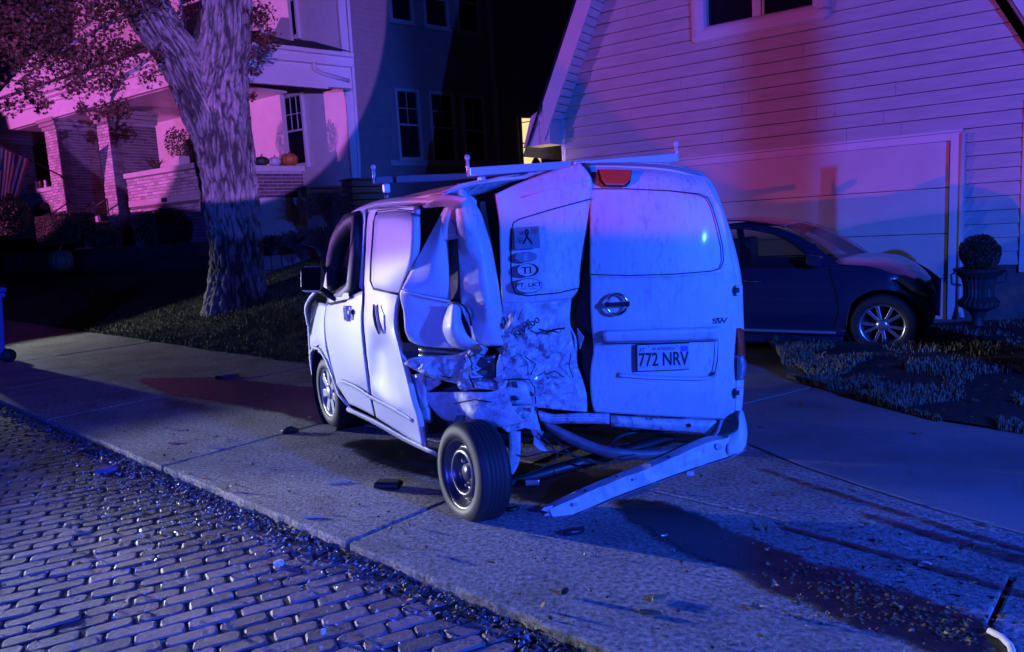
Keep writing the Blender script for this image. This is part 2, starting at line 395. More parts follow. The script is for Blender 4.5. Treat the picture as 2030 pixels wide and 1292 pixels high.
# right garden bed
be = [gnd(1560, 752), gnd(1600, 762), gnd(1700, 795), gnd(1850, 835), gnd(2030, 862), gnd(2200, 885)]
M_bed = mat('bed_soil', (.03, .026, .018), .95, var=.4, vscale=14, bump=.03, bscale=30)
bk = [Vector((2.8, 8.0, 0)), Vector((3.4, 8.6, .0)), Vector((4.6, 8.6, 0)), Vector((6.0, 8.6, 0)), Vector((8, 8, 0)), Vector((9, 6.5, 0))]
vs = []
for i in range(6):
    for j in range(9):
        q = be[i].lerp(bk[i], j / 8); q.z = .02 + .12 * sm(0, 3, j) + .02 * noise.noise(q * 3); vs.append(q)
fs = [(i * 9 + j, (i + 1) * 9 + j, (i + 1) * 9 + j + 1, i * 9 + j + 1) for i in range(5) for j in range(8)]
bed = mesh('garden_bed', vs, fs, M_bed, None, True); tag(bed, kind='structure')
# grass blades
def grass(name, pts, hh, m, kindlabel, wid=.006, seed=1):
    rs = random.Random(seed); v, f = [], []
    for p in pts:
        h = hh * rs.uniform(.4, 1.25) * (1 + .9 * max(-.6, noise.noise(Vector(p) * 2.2))); a = rs.uniform(0, 6.28); ln = rs.uniform(.1, .75) * h; w = wid * rs.uniform(.6, 1.4)
        dx, dy = math.cos(a), math.sin(a); k = len(v); q = Vector(p)
        v += [q + Vector((-dy * w, dx * w, -.01)), q + Vector((dy * w, -dx * w, -.01)), q + Vector((dx * ln * .4 + dy * w * .8, dy * ln * .4 - dx * w * .8, h * .6)), q + Vector((dx * ln * .4 - dy * w * .8, dy * ln * .4 + dx * w * .8, h * .6)), q + Vector((dx * ln, dy * ln, h * rs.uniform(.75, 1)))]
        f += [(k, k + 1, k + 2, k + 3), (k + 3, k + 2, k + 4)]
    o = mesh(name, v, f, m); tag(o, kindlabel, 'grass', kind='stuff'); return o
M_grass = mat('grass_blade', (.12, .14, .06), .6, var=.5, vscale=3, spec=.3)
M_dry = mat('dry_grass', (.20, .18, .12), .65, var=.5, vscale=5, spec=.3)
rs = random.Random(5); pts = []
while len(pts) < 60000:
    t = rs.uniform(-1.2, 16); s = rs.random() ** 1.4 * 5.0
    if t > 9 and rs.random() < .4: continue
    if noise.noise(Vector((t, s, 0)) * 1.6) < -.28 and rs.random() < .7: continue
    pts.append(LW(t, s - .04 * rs.random()) + Vector((0, 0, 0)))
grass('lawn_grass', pts, .048, M_grass, 'shaggy green grass covering the bank in front of the brick house', .0055, 2)
pts = []
for _ in range(30000):
    i = rs.uniform(0, 4.99); j = rs.random() ** 1.8 * 8; a = int(i); q0 = be[a].lerp(be[a + 1], i - a); q1 = bk[a].lerp(bk[a + 1], i - a); q = q0.lerp(q1, j / 8); q.z = .02 + .12 * sm(0, 3, j)
    if noise.noise(q * 2.4) < -.08 or (j > 3 and rs.random() < .5): continue
    pts.append(q)
grass('bed_grass', pts, .055, M_dry, 'straggly dry grass along the driveway edge by the garage', .0045, 4)
# ================================================================== GARAGE
M_sid = mat('vinyl_siding', (.60, .56, .51), .42, var=.16, vscale=2.2, bump=.0012, bscale=90, stretch=(1, 1, 6))
M_trim = mat('white_trim', (.72, .70, .68), .4, var=.06, vscale=6)
M_gdoor = mat('garage_door_paint', (.66, .62, .58), .45, var=.12, vscale=1.6, bump=.0008, bscale=120)
M_dark = mat('dark_gap', (.012, .012, .014), .9)
M_roof = mat('shingle', (.06, .055, .055), .9, var=.4, vscale=30, bump=.01, bscale=40)
M_glassd = mat('dark_window_glass', (.012, .012, .018), .06, spec=.8)
M_found = mat('foundation', (.16, .13, .12), .85, var=.3, vscale=9, bump=.006, bscale=50)
GP = Pl((5.99, 9.9), (-.82, .57))                     # u runs to the left along the facade
gar = empty('garage', GP.P(2.6, 0), 'tall gabled garage with pale lap siding and a wide sectional door behind the dark sedan', 'garage')
uL, uR, Z0 = 5.94, -1.15, -.1
ap_u, zE, sl = 2.45, 3.36, 2.05                        # left eave height and slope of the steep roof
def roofz(u):
    return min(zE + (uL - u) * sl, 3.42 + (u + .68) * 1.85)
def clip_plank(z0, z1, a, b, ins=0.0):
    """quad of a plank clipped by the two rakes"""
    def lim(z):
        l = uL - max(0, (z - zE) / sl); r = max(b, -.68 + (z - 3.42) / 1.85) if z > 2.9 else b
        return min(a, l), max(b, r)
    a0, b0 = lim(z0); a1, b1 = lim(z1)
    if a0 - b0 < .05: return None
    if a1 < b1: a1 = b1 = (a1 + b1) / 2
    return [(a0, z0), (b0, z0), (b1, z1), (a1, z1)]
wall = MB().prism([GP.P(uL, Z0, -.12), GP.P(uR, Z0, -.12), GP.P(uR, 2.4, -.12), GP.P(-.68, 3.42, -.12), GP.P(2.7, 9.7, -.12), GP.P(uL, zE, -.12)], GP.n * -.09).build('wall_sheathing', M_dark, gar)
PH = .178
openings = [(.09, 3.95 + 1.0, -1, 2.44), (1.66, 3.47, 4.20, 5.9)]   # door, window (u0,u1,z0,z1)
rs = random.Random(11)
z = .69
while z < 7.5:
    z1 = z + PH
    segs = [(uR, uL - .0)]
    for (a, b, c, d) in openings:
        if z + PH * .5 > c and z + PH * .5 < d:
            n = []
            for (s, e) in segs:
                if a > s and b < e: n += [(s, a), (b, e)]
                elif a <= s < b < e: n += [(b, e)]
                elif s < a < e <= b: n += [(s, a)]
                elif b <= s or a >= e: n += [(s, e)]
            segs = n
    cuts = sorted([rs.uniform(.6, 5.4) for _ in range(2)])
    out = []
    for (s, e) in segs:
        pts = [s] + [c for c in cuts if s + .5 < c < e - .5] + [e]
        out += [(pts[i], pts[i + 1]) for i in range(len(pts) - 1)]
    for (s, e) in out:
        q = clip_plank(z + .008, z1, e - .002, s + .002)
        if not q: continue
        # wedge: bottom edge stands proud
        F = [GP.P(u, zz, .040 if k < 2 else .004) for k, (u, zz) in enumerate(q)]
        B = [GP.P(u, zz, -.03) for (u, zz) in q]
        o = mesh('siding_plank', F + B, [(0, 1, 2, 3), (1, 0, 4, 5), (2, 1, 5, 6), (3, 2, 6, 7), (0, 3, 7, 4), (7, 6, 5, 4)], M_sid, gar)
    z = z1
MB().pbox(GP, uR, .09, Z0 - .2, .685, -.03, .0).build('foundation_wall', M_found, gar)
MB().pbox(GP, 4.95, uL, Z0 - .2, .685, -.03, .0).build('foundation_wall', M_found, gar)
# door: four sections
for k in range(4):
    z0 = -.10 + k * .612
    o = MB().pbox(GP, .10, 4.94, z0 + .004, z0 + .608, -.10, -.06 + (.002 if k % 2 else 0)).build('door_section', M_gdoor, gar); bevel(o, .008, 2)
    MB().pbox(GP, .30, 4.74, z0 + .603, z0 + .608, -.058, -.055).build('section_bead', M_trim, gar)
o = MB().pbox(GP, .06, 4.98, 2.34, 2.44, -.05, .045).build('header_trim', M_trim, gar); bevel(o, .006)
for a, b in ((-.03, .085), (4.95, 5.06)):
    o = MB().pbox(GP, a, b, Z0 - .1, 2.44, -.06, .05).build('jamb_trim', M_trim, gar); bevel(o, .006)
o = MB().pbox(GP, -.05, 5.08, 2.443, 2.475, -.01, .07).build('drip_cap', M_trim, gar)
# downspout beside the door
o = MB().tube([GP.P(-.06, 2.42, .08), GP.P(-.06, .5, .08), GP.P(-.07, .16, .10), GP.P(-.10, .02, .22)], .032, 8).build('downspout', M_trim, gar, True)
# corner board left
o = MB().pbox(GP, uL - .03, uL + .06, Z0, zE - .02, -.08, .035).build('corner_board', M_trim, gar); bevel(o, .005)
# side wall running back, left
SP = Pl((GP.P(uL, 0).x, GP.P(uL, 0).y), (.57, .82))
z = Z0
k = 0
mb = MB().box(GP.P(uL - .02, 1.6, -4.05), GP.n * 4.0, GP.d * .03, Vector((0, 0, 1.75))).build('side_wall', M_sid, gar)
# window upstairs: frame, two sashes
fw = .045
def frame_ring(P, u0, u1, z0, z1, w, o0, o1):
    m = MB()
    m.pbox(P, u0, u1, z1 - w, z1, o0, o1); m.pbox(P, u0, u1, z0, z0 + w, o0, o1)
    m.pbox(P, u0, u0 + w, z0 + w, z1 - w, o0, o1); m.pbox(P, u1 - w, u1, z0 + w, z1 - w, o0, o1); return m
win = bevel(frame_ring(GP, 1.66, 3.47, 4.26, 5.9, fw, -.04, .05).build('window', M_trim, gar), .005)
MB().pbox(GP, 1.74, 3.39, 4.34, 5.82, -.07, -.045).build('pane', M_glassd, win)
bevel(MB().pbox(GP, 2.52, 2.62, 4.332, 5.828, -.04, .03).build('mullion', M_trim, win), .004)
for a in (1.735, 2.62):
    bevel(frame_ring(GP, a, a + .78, 4.335, 5.0, .035, -.042, .015).build('sash', M_trim, win), .003)
bevel(MB().pbox(GP, 1.63, 3.50, 4.225, 4.257, -.02, .06).build('sill', M_trim, win), .005)
# left rake: vented soffit + fascia + eave return
OH, OV = .42, .38                                        # forward overhang, sideways overhang
def rk(z, du=0): return uL - (z - zE) / sl + du
fas = MB(); pts = []
# rake fascia board: runs along the slope at the outer front edge
def slopebox(mb, u0, z0, u1, z1, th, o0, o1):
    """board between two points in the facade plane, th = vertical depth, spans offsets o0..o1"""
    a = [GP.P(u0, z0, o0), GP.P(u1, z1, o0), GP.P(u1, z1 + th, o0), GP.P(u0, z0 + th, o0)]
    mb.prism(a, GP.n * (o1 - o0)); return mb
zb = 3.0; zt = 8.4
bevel(slopebox(MB(), rk(zb) - .02, zb - .02, rk(zt) - .02, zt - .02, .62, OH - .02, OH + .02).build('rake_fascia', M_trim, gar), .006)
# soffit panels (each a slat) between wall and fascia, under the slope
n = 0; z = zE - .02
while z < 7.6:
    z1 = z + .118
    uo = .0
    a0, a1 = rk(z), rk(z1)
    A = [GP.P(a0 - .02, z, .03), GP.P(a0 - .02 + .0, z, OH - .02), GP.P(a1 - .02, z1 - .016, OH - .02), GP.P(a1 - .02, z1 - .016, .03)]
    off = Vector((0, 0, .30)) + GP.d * .06
    mesh('soffit_slat', A + [p + GP.d * .03 for p in A], [(3, 2, 1, 0), (4, 5, 6, 7), (0, 1, 5, 4), (1, 2, 6, 5), (2, 3, 7, 6), (3, 0, 4, 7)], M_trim, gar)
    z = z1
mesh('roof_deck', [GP.P(rk(zb - .25) + .30, zb - .25, OH + .05), GP.P(rk(zt) + .30, zt, OH + .05), GP.P(rk(zt) + .30, zt, -8), GP.P(rk(zb - .25) + .30, zb - .25, -8)], [(0, 1, 2, 3)], M_roof, gar)
solid(gar.children[-1], .04, 1)
# boxed eave return at the left corner
ret = MB().prism([GP.P(uL + .06, 2.92, 0), GP.P(uL + .62, 2.92, 0), GP.P(uL + .44, 3.42, 0), GP.P(uL + .06, 3.62, 0)], GP.n * (OH - .03)).build('eave_return', M_trim, gar); bevel(ret, .006)
for k in range(4):
    MB().pbox(GP, uL + .07, uL + .25, 2.95 + k * .115, 3.05 + k * .115, OH - .028, OH - .012).build('return_slat', M_trim, gar)
bevel(frame_ring(GP, uL + .045, uL + .275, 2.925, 3.43, .02, OH - .03, OH + .0).build('return_frame', M_trim, gar), .003)
# right rake
rr = lambda z: -.68 + (z - 3.42) / 1.85
bevel(slopebox(MB(), rr(2.6) - .12, 2.6, rr(8) - .12, 8, .42, OH - .02, OH + .02).build('rake_fascia', M_trim, gar), .006)
mesh('soffit_board', [GP.P(rr(2.6) - .10, 2.62, .02), GP.P(rr(2.6) - .10, 2.62, OH - .02), GP.P(rr(8) - .10, 8.02, OH - .02), GP.P(rr(8) - .10, 8.02, .02)], [(0, 1, 2, 3)], M_trim, gar); solid(gar.children[-1], .02, 1)
mesh('roof_deck', [GP.P(rr(2.4) - .22, 2.58, OH + .05), GP.P(rr(8) - .22, 8.2, OH + .05), GP.P(rr(8) - .22, 8.2, -8), GP.P(rr(2.4) - .22, 2.58, -8)], [(0, 1, 2, 3)], M_roof, gar); solid(gar.children[-1], .04, 1)
# right corner board and downspout
bevel(MB().pbox(GP, -.80, -.70, .60, 2.75, .02, .06).build('corner_board', M_trim, gar), .005)
# lantern beside the left corner (lit bulb)
lt = empty('wall_lantern', GP.P(uL + .12, 2.45, -.5), 'small lit bulb lantern glowing at the left corner of the garage', 'lamp')
M_bulb = mat('lit_bulb', (1, .8, .5), .5, emit=(1, .78, .45), estr=14)
MB().lathe(GP.P(uL + .15, 2.42, .1), (0, 0, 1), [(.001, -.03), (.02, -.02), (.026, 0), (.02, .02), (.001, .03)], 12).build('bulb', M_bulb, lt, True)
_l = bpy.data.lights.new('lantern_bulb', 'POINT'); _l.energy = 7; _l.color = (1, .72, .38); _l.shadow_soft_size = .03
_o = bpy.data.objects.new('lantern_bulb', _l); COL.objects.link(_o); _o.location = GP.P(uL + .24, 2.42, .16)
MB().pbox(GP, uL + .07, uL + .15, 2.44, 2.47, .05, .13).build('bracket', M_dark, lt)
# metal post at the right edge of the picture
M_post = mat('galvanised_post', (.28, .30, .34), .35, metal=.8, var=.2, vscale=10)
pq = gnd(2022, 735); pc = atY(2030, 740, 6.6)
po = empty('steel_post', (pc.x + .03, pc.y, 0), 'upright grey steel post standing at the far right edge beside the urn planter', 'post')
bevel(MB().box((pc.x + .10, pc.y, 1.08), (.055, 0, 0), (0, .055, 0), (0, 0, 1.08)).build('shaft', M_post, po), .01)
bevel(MB().box((pc.x + .10, pc.y, .03), (.09, 0, 0), (0, .09, 0), (0, 0, .03)).build('base_plate', M_post, po), .005)
MB().box((pc.x + .10, pc.y, 2.18), (.06, 0, 0), (0, .06, 0), (0, 0, .02)).build('cap', M_dark, po)
MB().box((pc.x + .035, pc.y - .04, 1.0), (.006, 0, 0), (0, .01, 0), (0, 0, .95)).build('channel_strip', M_dark, po)
# urn planter with a clipped ball --------------------------------------------------
def leafy(name, c, r, n, m, parent=None, size=.02, sq=1.0, shell=.25, seed=1, flat_bottom=False, box=None):
    rs = random.Random(seed); v, f = [], []
    for _ in range(n):
        if box:
            q = Vector((rs.uniform(-1, 1), rs.uniform(-1, 1), rs.uniform(-1, 1)))
            p6 = (abs(q.x) ** 5 + abs(q.y) ** 5 + abs(q.z) ** 5) ** .2
            q = q / p6 * (1 - shell * rs.random() ** 2) ; 
            q *= 1 + .10 * noise.noise(q * 3 + Vector((seed, 0, 0)))
            q = Vector((q.x * box[0], q.y * box[1], q.z * box[2]))
            ca, sa = math.cos(box[3]), math.sin(box[3]); q = Vector((q.x * ca - q.y * sa, q.x * sa + q.y * ca, q.z))
        else:
            q = Vector((rs.gauss(0, 1), rs.gauss(0, 1), rs.gauss(0, 1))).normalized() * r * (1 - shell * rs.random() ** 1.5)
            q *= 1 + .12 * noise.noise(q / r * 2.2 + Vector((seed, 3, 0))); q.z *= sq
            if flat_bottom and q.z < -r * sq * .7: continue
        a = Vector((rs.gauss(0, 1), rs.gauss(0, 1), rs.gauss(0, 1))).normalized(); b = a.orthogonal().normalized(); s = size * rs.uniform(.6, 1.5)
        k = len(v); q = q + Vector(c); v += [q - b * s, q + a.cross(b) * s * .5, q + b * s, q - a.cross(b) * s * .5]; f.append((k, k + 1, k + 2, k + 3))
    return mesh(name, v, f, m, parent)
M_topi = mat('topiary_leaf', (.075, .06, .03), .55, var=.5, vscale=9)
M_urn = mat('dark_iron_urn', (.06, .045, .045), .55, var=.3, vscale=15, bump=.002, bscale=80)
uc = atY(1938, 655, 8.3); ub = Vector((uc.x, uc.y, .06))
urn = empty('urn_planter', ub, 'dark fluted urn on a foot standing in front of the garage foundation', 'planter')
k = .0040 * 8.3 / 5.68 * .95
sc = 8.3 / 1466
pr = [(28, 0), (28, 6), (12, 14), (10, 30), (16, 42), (34, 52), (37, 62), (27, 72), (26, 88), (31, 108), (44, 122), (46, 128), (40, 129), (34, 122)]
b = MB(); seg = 48; c0 = Vector((ub.x, ub.y, ub.z)); prof = [(r * sc, h * sc * 1.0) for r, h in pr]
b.lathe(c0, (0, 0, 1), prof, seg)
for i, vtx in enumerate(b.v):
    ring, j = divmod(i, seg)
    if 6 <= ring <= 9 and j % 2: b.v[i] = c0 + Vector(((vtx.x - c0.x) * .93, (vtx.y - c0.y) * .93, vtx.z - c0.z))
b.build('bowl', M_urn, urn, False)
bevel(MB().box(c0 + Vector((0, 0, .0)), (30 * sc, 0, 0), (0, 30 * sc, 0), (0, 0, .03)).build('plinth', M_urn, urn), .006)
for sgn in (-1, 1):
    MB().tube([c0 + Vector((sgn * 44 * sc, 0, 124 * sc)), c0 + Vector((sgn * 56 * sc, 0, 118 * sc)), c0 + Vector((sgn * 54 * sc, 0, 100 * sc)), c0 + Vector((sgn * 36 * sc, 0, 96 * sc))], .012, 8).build('handle', M_urn, urn, True)
bc = c0 + Vector((0, 0, 158 * sc))
ball = empty('topiary_ball', bc - Vector((0, 0, 33 * sc)), 'round clipped brown green ball shrub sitting in the dark urn', 'shrub')
leafy('foliage', bc, 36 * sc, 5200, M_topi, ball, .011, 1, .12, 3)
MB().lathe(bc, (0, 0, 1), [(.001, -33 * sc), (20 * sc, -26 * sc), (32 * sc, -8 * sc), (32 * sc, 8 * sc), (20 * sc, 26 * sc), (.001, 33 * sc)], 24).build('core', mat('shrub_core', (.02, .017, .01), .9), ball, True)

# unseen pole added out of frame on the right: its shadow falls as a band on the garage front
ut = empty('shadow_pole', (4.66, 1.2, 0), 'tall grey steel pole right of the camera, added unseen to shadow the garage front', 'pole')
MB().tube([(4.66, 1.2, 0), (4.66, 1.2, 5.6)], [.11, .10], 16).build('shaft', M_post, ut, True)
MB().lathe((4.66, 1.2, 0), (0, 0, 1), [(.15, 0), (.15, .02), (.09, .05), (.088, .12)], 16).build('shadow_pole_flange', M_post, ut, True)
# ================================================================== SEDAN
M_car = mat('dark_blue_car_paint', (.03, .036, .075), .22, metal=.2, coat=.8, var=.1, vscale=3)
M_blk = mat('black_rubber', (.018, .018, .02), .6, var=.2, vscale=20)
M_blkp = mat('black_plastic', (.015, .015, .017), .45)
M_chrome = mat('chrome', (.75, .75, .78), .15, metal=1)
M_alloy = mat('alloy_rim', (.55, .56, .60), .28, metal=.85)
M_glass = mat('side_glass', (.05, .05, .06), .05, spec=.6, trans=.0, alpha=.35)
M_lens = mat('headlamp_lens', (.05, .055, .07), .08, spec=.6, alpha=.9)
M_amber = mat('amber_lens', (.6, .10, .02), .2)
SP2 = Pl((3.85, 7.54), (.82, -.57))
car = empty('sedan', SP2.P(-1.4, 0, -.9), 'dark blue four door sedan with silver rims parked across the garage door', 'car')
def arc(cx, cz, r, a0, a1, n): return [(cx + r * math.cos(math.radians(a0 + (a1 - a0) * i / n)), cz + r * math.sin(math.radians(a0 + (a1 - a0) * i / n))) for i in range(n + 1)]
WX = -.03; RX = WX - 2.75
# lower body side: grid from sill to belt, bulging; wheel arches cut by following the arch line
def bottom(u):
    for cx in (WX, RX):
        if abs(u - cx) < .355: return .33 + math.sqrt(max(0, .355 ** 2 - (u - cx) ** 2)) * 1.02
    return .20 if u < .3 else .24
def belt(u):
    if u < -.5: return .94 + .02 * (u + .5) * -.3
    t = (u + .5) / .92; return .96 - .03 * t - .30 * max(0, t) ** 2.6
def bulge(u, f):
    b = .035 * math.sin(math.pi * min(1, max(0, f))) + .012 * math.exp(-((f - .78) / .07) ** 2) - .022 * math.exp(-((f - .12) / .08) ** 2)
    nose = max(0, (u + .08) / .5); return b + .02 - .40 * nose ** 2.2 - (.35 * max(0, (-3.3 - u)) ** 2)
us = [-3.75, -3.5, -3.3, -3.14]
us += [RX - .355 + .71 * i / 14 for i in range(15)] + [-2.3, -2.0, -1.7, -1.45, -1.2, -1.0, -.8, -.6, -.5]
us += [WX - .355 + .71 * i / 14 for i in range(15)] + [.345, .38]
us = sorted(set(round(u, 4) for u in us))
def side_rows(sgn):
    rows = []
    for u in us:
        z0, z1 = bottom(u), belt(u); r = []
        for k in range(11):
            f = k / 10; z = z0 + (z1 - z0) * f; ff = (z - .2) / .76
            o = bulge(u, ff); r.append(SP2.P(u, z, o if sgn > 0 else -1.72 - o))
        rows.append(r)
    return rows
o = sheet('body', side_rows(1), M_car, car, 1, 2, (False, True), dirn=SP2.n, thick=.01)
o = sheet('body_far_side', side_rows(-1), M_car, car, 1, 1, (False, False), dirn=-SP2.n, thick=.01)
# hood, windscreen, roof, boot as lofts across the width
def across(name, prof, m, nose=0, crown=.05, cuts=(0, .06, .2, .5, .8, .94, 1)):
    rows = []
    for (u, z) in prof:
        r = []
        tum = .25 * max(0, (z - .95) / .5)      # tumblehome
        ins = .40 * max(0, (u + .08) / .5) ** 2.2 + tum
        for w in cuts:
            o = (.02 - ins) + (-1.76 + 2 * ins) * w
            r.append(SP2.P(u - nose * (2 * w - 1) ** 2, z + crown * (1 - (2 * w - 1) ** 4), o))
        rows.append(r)
    return sheet(name, rows, m, car, 4, 3, (True, True), dirn=Vector((0, 0, 1)), thick=.01)
across('hood', [(-.50, .955), (-.3, .945), (-.05, .92), (.13, .84), (.26, .74), (.33, .66)], M_car, .08)
across('front_bumper', [(.335, .655), (.375, .56), (.39, .46), (.385, .34), (.35, .22)], M_blkp, .08, .0)
across('roof', [(-3.0, 1.25), (-2.6, 1.39), (-2.1, 1.46), (-1.6, 1.47), (-1.15, 1.40), (-1.05, 1.37)], M_car, .0, .03)
across('windscreen', [(-1.05, 1.37), (-.8, 1.24), (-.6, 1.10), (-.46, .97)], M_glass, -.04, .03)
across('boot', [(-3.78, .7), (-3.72, .92), (-3.3, 1.02), (-3.0, 1.23)], M_car, .0, .02)
# greenhouse on the near side: pillar rail as a band following the roofline
def gh(o=0): return lambda u, z: SP2.P(u, z, .02 - .25 * max(0, (z - .95) / .5) + o)
G = gh()
for sgn, nm in ((1, 'near'), (-1, 'far')):
    def GG(u, z, o=0):
        q = .02 - .25 * max(0, (z - .95) / .5) + o
        return SP2.P(u, z, q if sgn > 0 else -1.74 - q)
    top = [(-3.25, 1.02), (-2.95, 1.25), (-2.5, 1.385), (-2.0, 1.43), (-1.55, 1.435), (-1.2, 1.385), (-.95, 1.30), (-.72, 1.17), (-.52, 1.02), (-.44, .955)]
    low = [(-3.05, .97), (-2.8, 1.18), (-2.45, 1.32), (-2.0, 1.365), (-1.6, 1.37), (-1.3, 1.325), (-1.08, 1.25), (-.88, 1.13), (-.72, 1.00), (-.66, .95)]
    sheet('roof_rail', [[GG(*a), GG((a[0] + b[0]) / 2, (a[1] + b[1]) / 2, .012), GG(*b)] for a, b in zip(top, low)], M_car, car, 3, 2, dirn=SP2.n * sgn, thick=.012)
    w = [GG(-2.9, .96, -.012), GG(-.66, .96, -.012)] + [GG(a, b, -.012) for a, b in low[::-1][1:-1]]
    mesh('side_window', w, [tuple(range(len(w)))], M_glass, car)
    MB().box((GG(-1.98, 1.15) + GG(-1.98, 1.16)) / 2, SP2.d * .045, SP2.n * .01, Vector((0, 0, .21)) - SP2.n * .1 * sgn).build('door_pillar', M_blkp, car)
    MB().tube([GG(-3.0, .955, .008), GG(-2, .958, .008), GG(-1, .958, .008), GG(-.62, .95, .008)], .012, 6).build('belt_moulding', M_blkp, car, True)
MB().tube([G(a - .02, b + .035) + SP2.n * .012 for a, b in low[3:]], .006, 6).build('chrome_strip', M_chrome, car, True)
# interior so that the glass shows something
MB().box(SP2.P(-1.7, .62, -.85), SP2.d * 1.3, SP2.n * .78, Vector((0, 0, .20))).build('cabin_floor', M_blkp, car)
for o_ in (-.45, -1.2):
    bevel(MB().box(SP2.P(-1.75, .95, o_), SP2.d * .07, SP2.n * .2, Vector((0, 0, .3))).build('seat', M_blkp, car), .05, 3)
bevel(MB().box(SP2.P(-.72, .9, -.85), SP2.d * .16, SP2.n * .7, Vector((0, 0, .06))).build('dashboard', M_blkp, car), .03)
MB().lathe(SP2.P(-1.02, .97, -1.2), SP2.d * -1 + Vector((0, 0, .4)), [(.17, -.012), (.185, 0), (.17, .012), (.155, 0), (.17, -.012)], 24).build('steering_wheel', M_blkp, car, True)
bevel(MB().box(SP2.P(-1.0, 1.30, -.82), SP2.d * .012, SP2.n * .11, Vector((0, 0, .035))).build('rear_view_mirror', M_blkp, car), .01)
# wing mirror, handle, door seams, mouldings
mv = [SP2.P(-.62 + dx * .10, 1.0 + dz * .055, .10 + do * .10) for dx in (-1, 1) for dz in (-1, 1) for do in (-1, 1)]
bevel(MB().box(SP2.P(-.66, 1.01, .12), SP2.d * .075 + Vector((0, 0, -.015)), SP2.n * .10, Vector((0, 0, .06))).build('wing_mirror', M_car, car), .03, 3)
h = MB().tube([SP2.P(-1.44, .79, .055), SP2.P(-1.40, .795, .085), SP2.P(-1.30, .79, .085), SP2.P(-1.25, .775, .055)], [.008, .013, .013, .008], 8).build('door_handle', M_chrome, car, True)
MB().tube([SP2.P(-.47, .28, .047), SP2.P(-.44, .45, .062), SP2.P(-.45, .62, .066), SP2.P(-.50, .80, .060), SP2.P(-.53, .93, .036)], .004, 6).build('door_seam', M_dark, car)
MB().tube([SP2.P(-1.98, .28, .047), SP2.P(-1.98, .62, .066), SP2.P(-1.98, .93, .036)], .004, 6).build('door_seam', M_dark, car)
o = MB(); o.box(SP2.P(-1.45, .235, .045), SP2.d * .98, SP2.n * .02, Vector((0, 0, .012))); o.build('side_moulding', mat('grey_moulding', (.25, .27, .3), .4), car)
bevel(MB().box(SP2.P(-1.4, .14, .01), SP2.d * 1.0, SP2.n * .03, Vector((0, 0, .05))).build('sill_skirt', M_car, car), .012)
# headlamp
hl = [SP2.P(.10, .80, .035), SP2.P(.22, .775, -.06), SP2.P(.34, .70, -.17), SP2.P(.385, .62, -.24), SP2.P(.35, .60, -.13), SP2.P(.24, .68, -.01)]
ho = mesh('headlight', [p + SP2.n * .05 for p in hl], [tuple(range(6))], M_lens, car); solid(ho, .06)
hr = [SP2.P(.18, .76, .0), SP2.P(.27, .71, -.07), SP2.P(.25, .68, -.03)]
mesh('indicator', [p + SP2.n * .075 for p in hr], [(0, 1, 2)], M_amber, car)
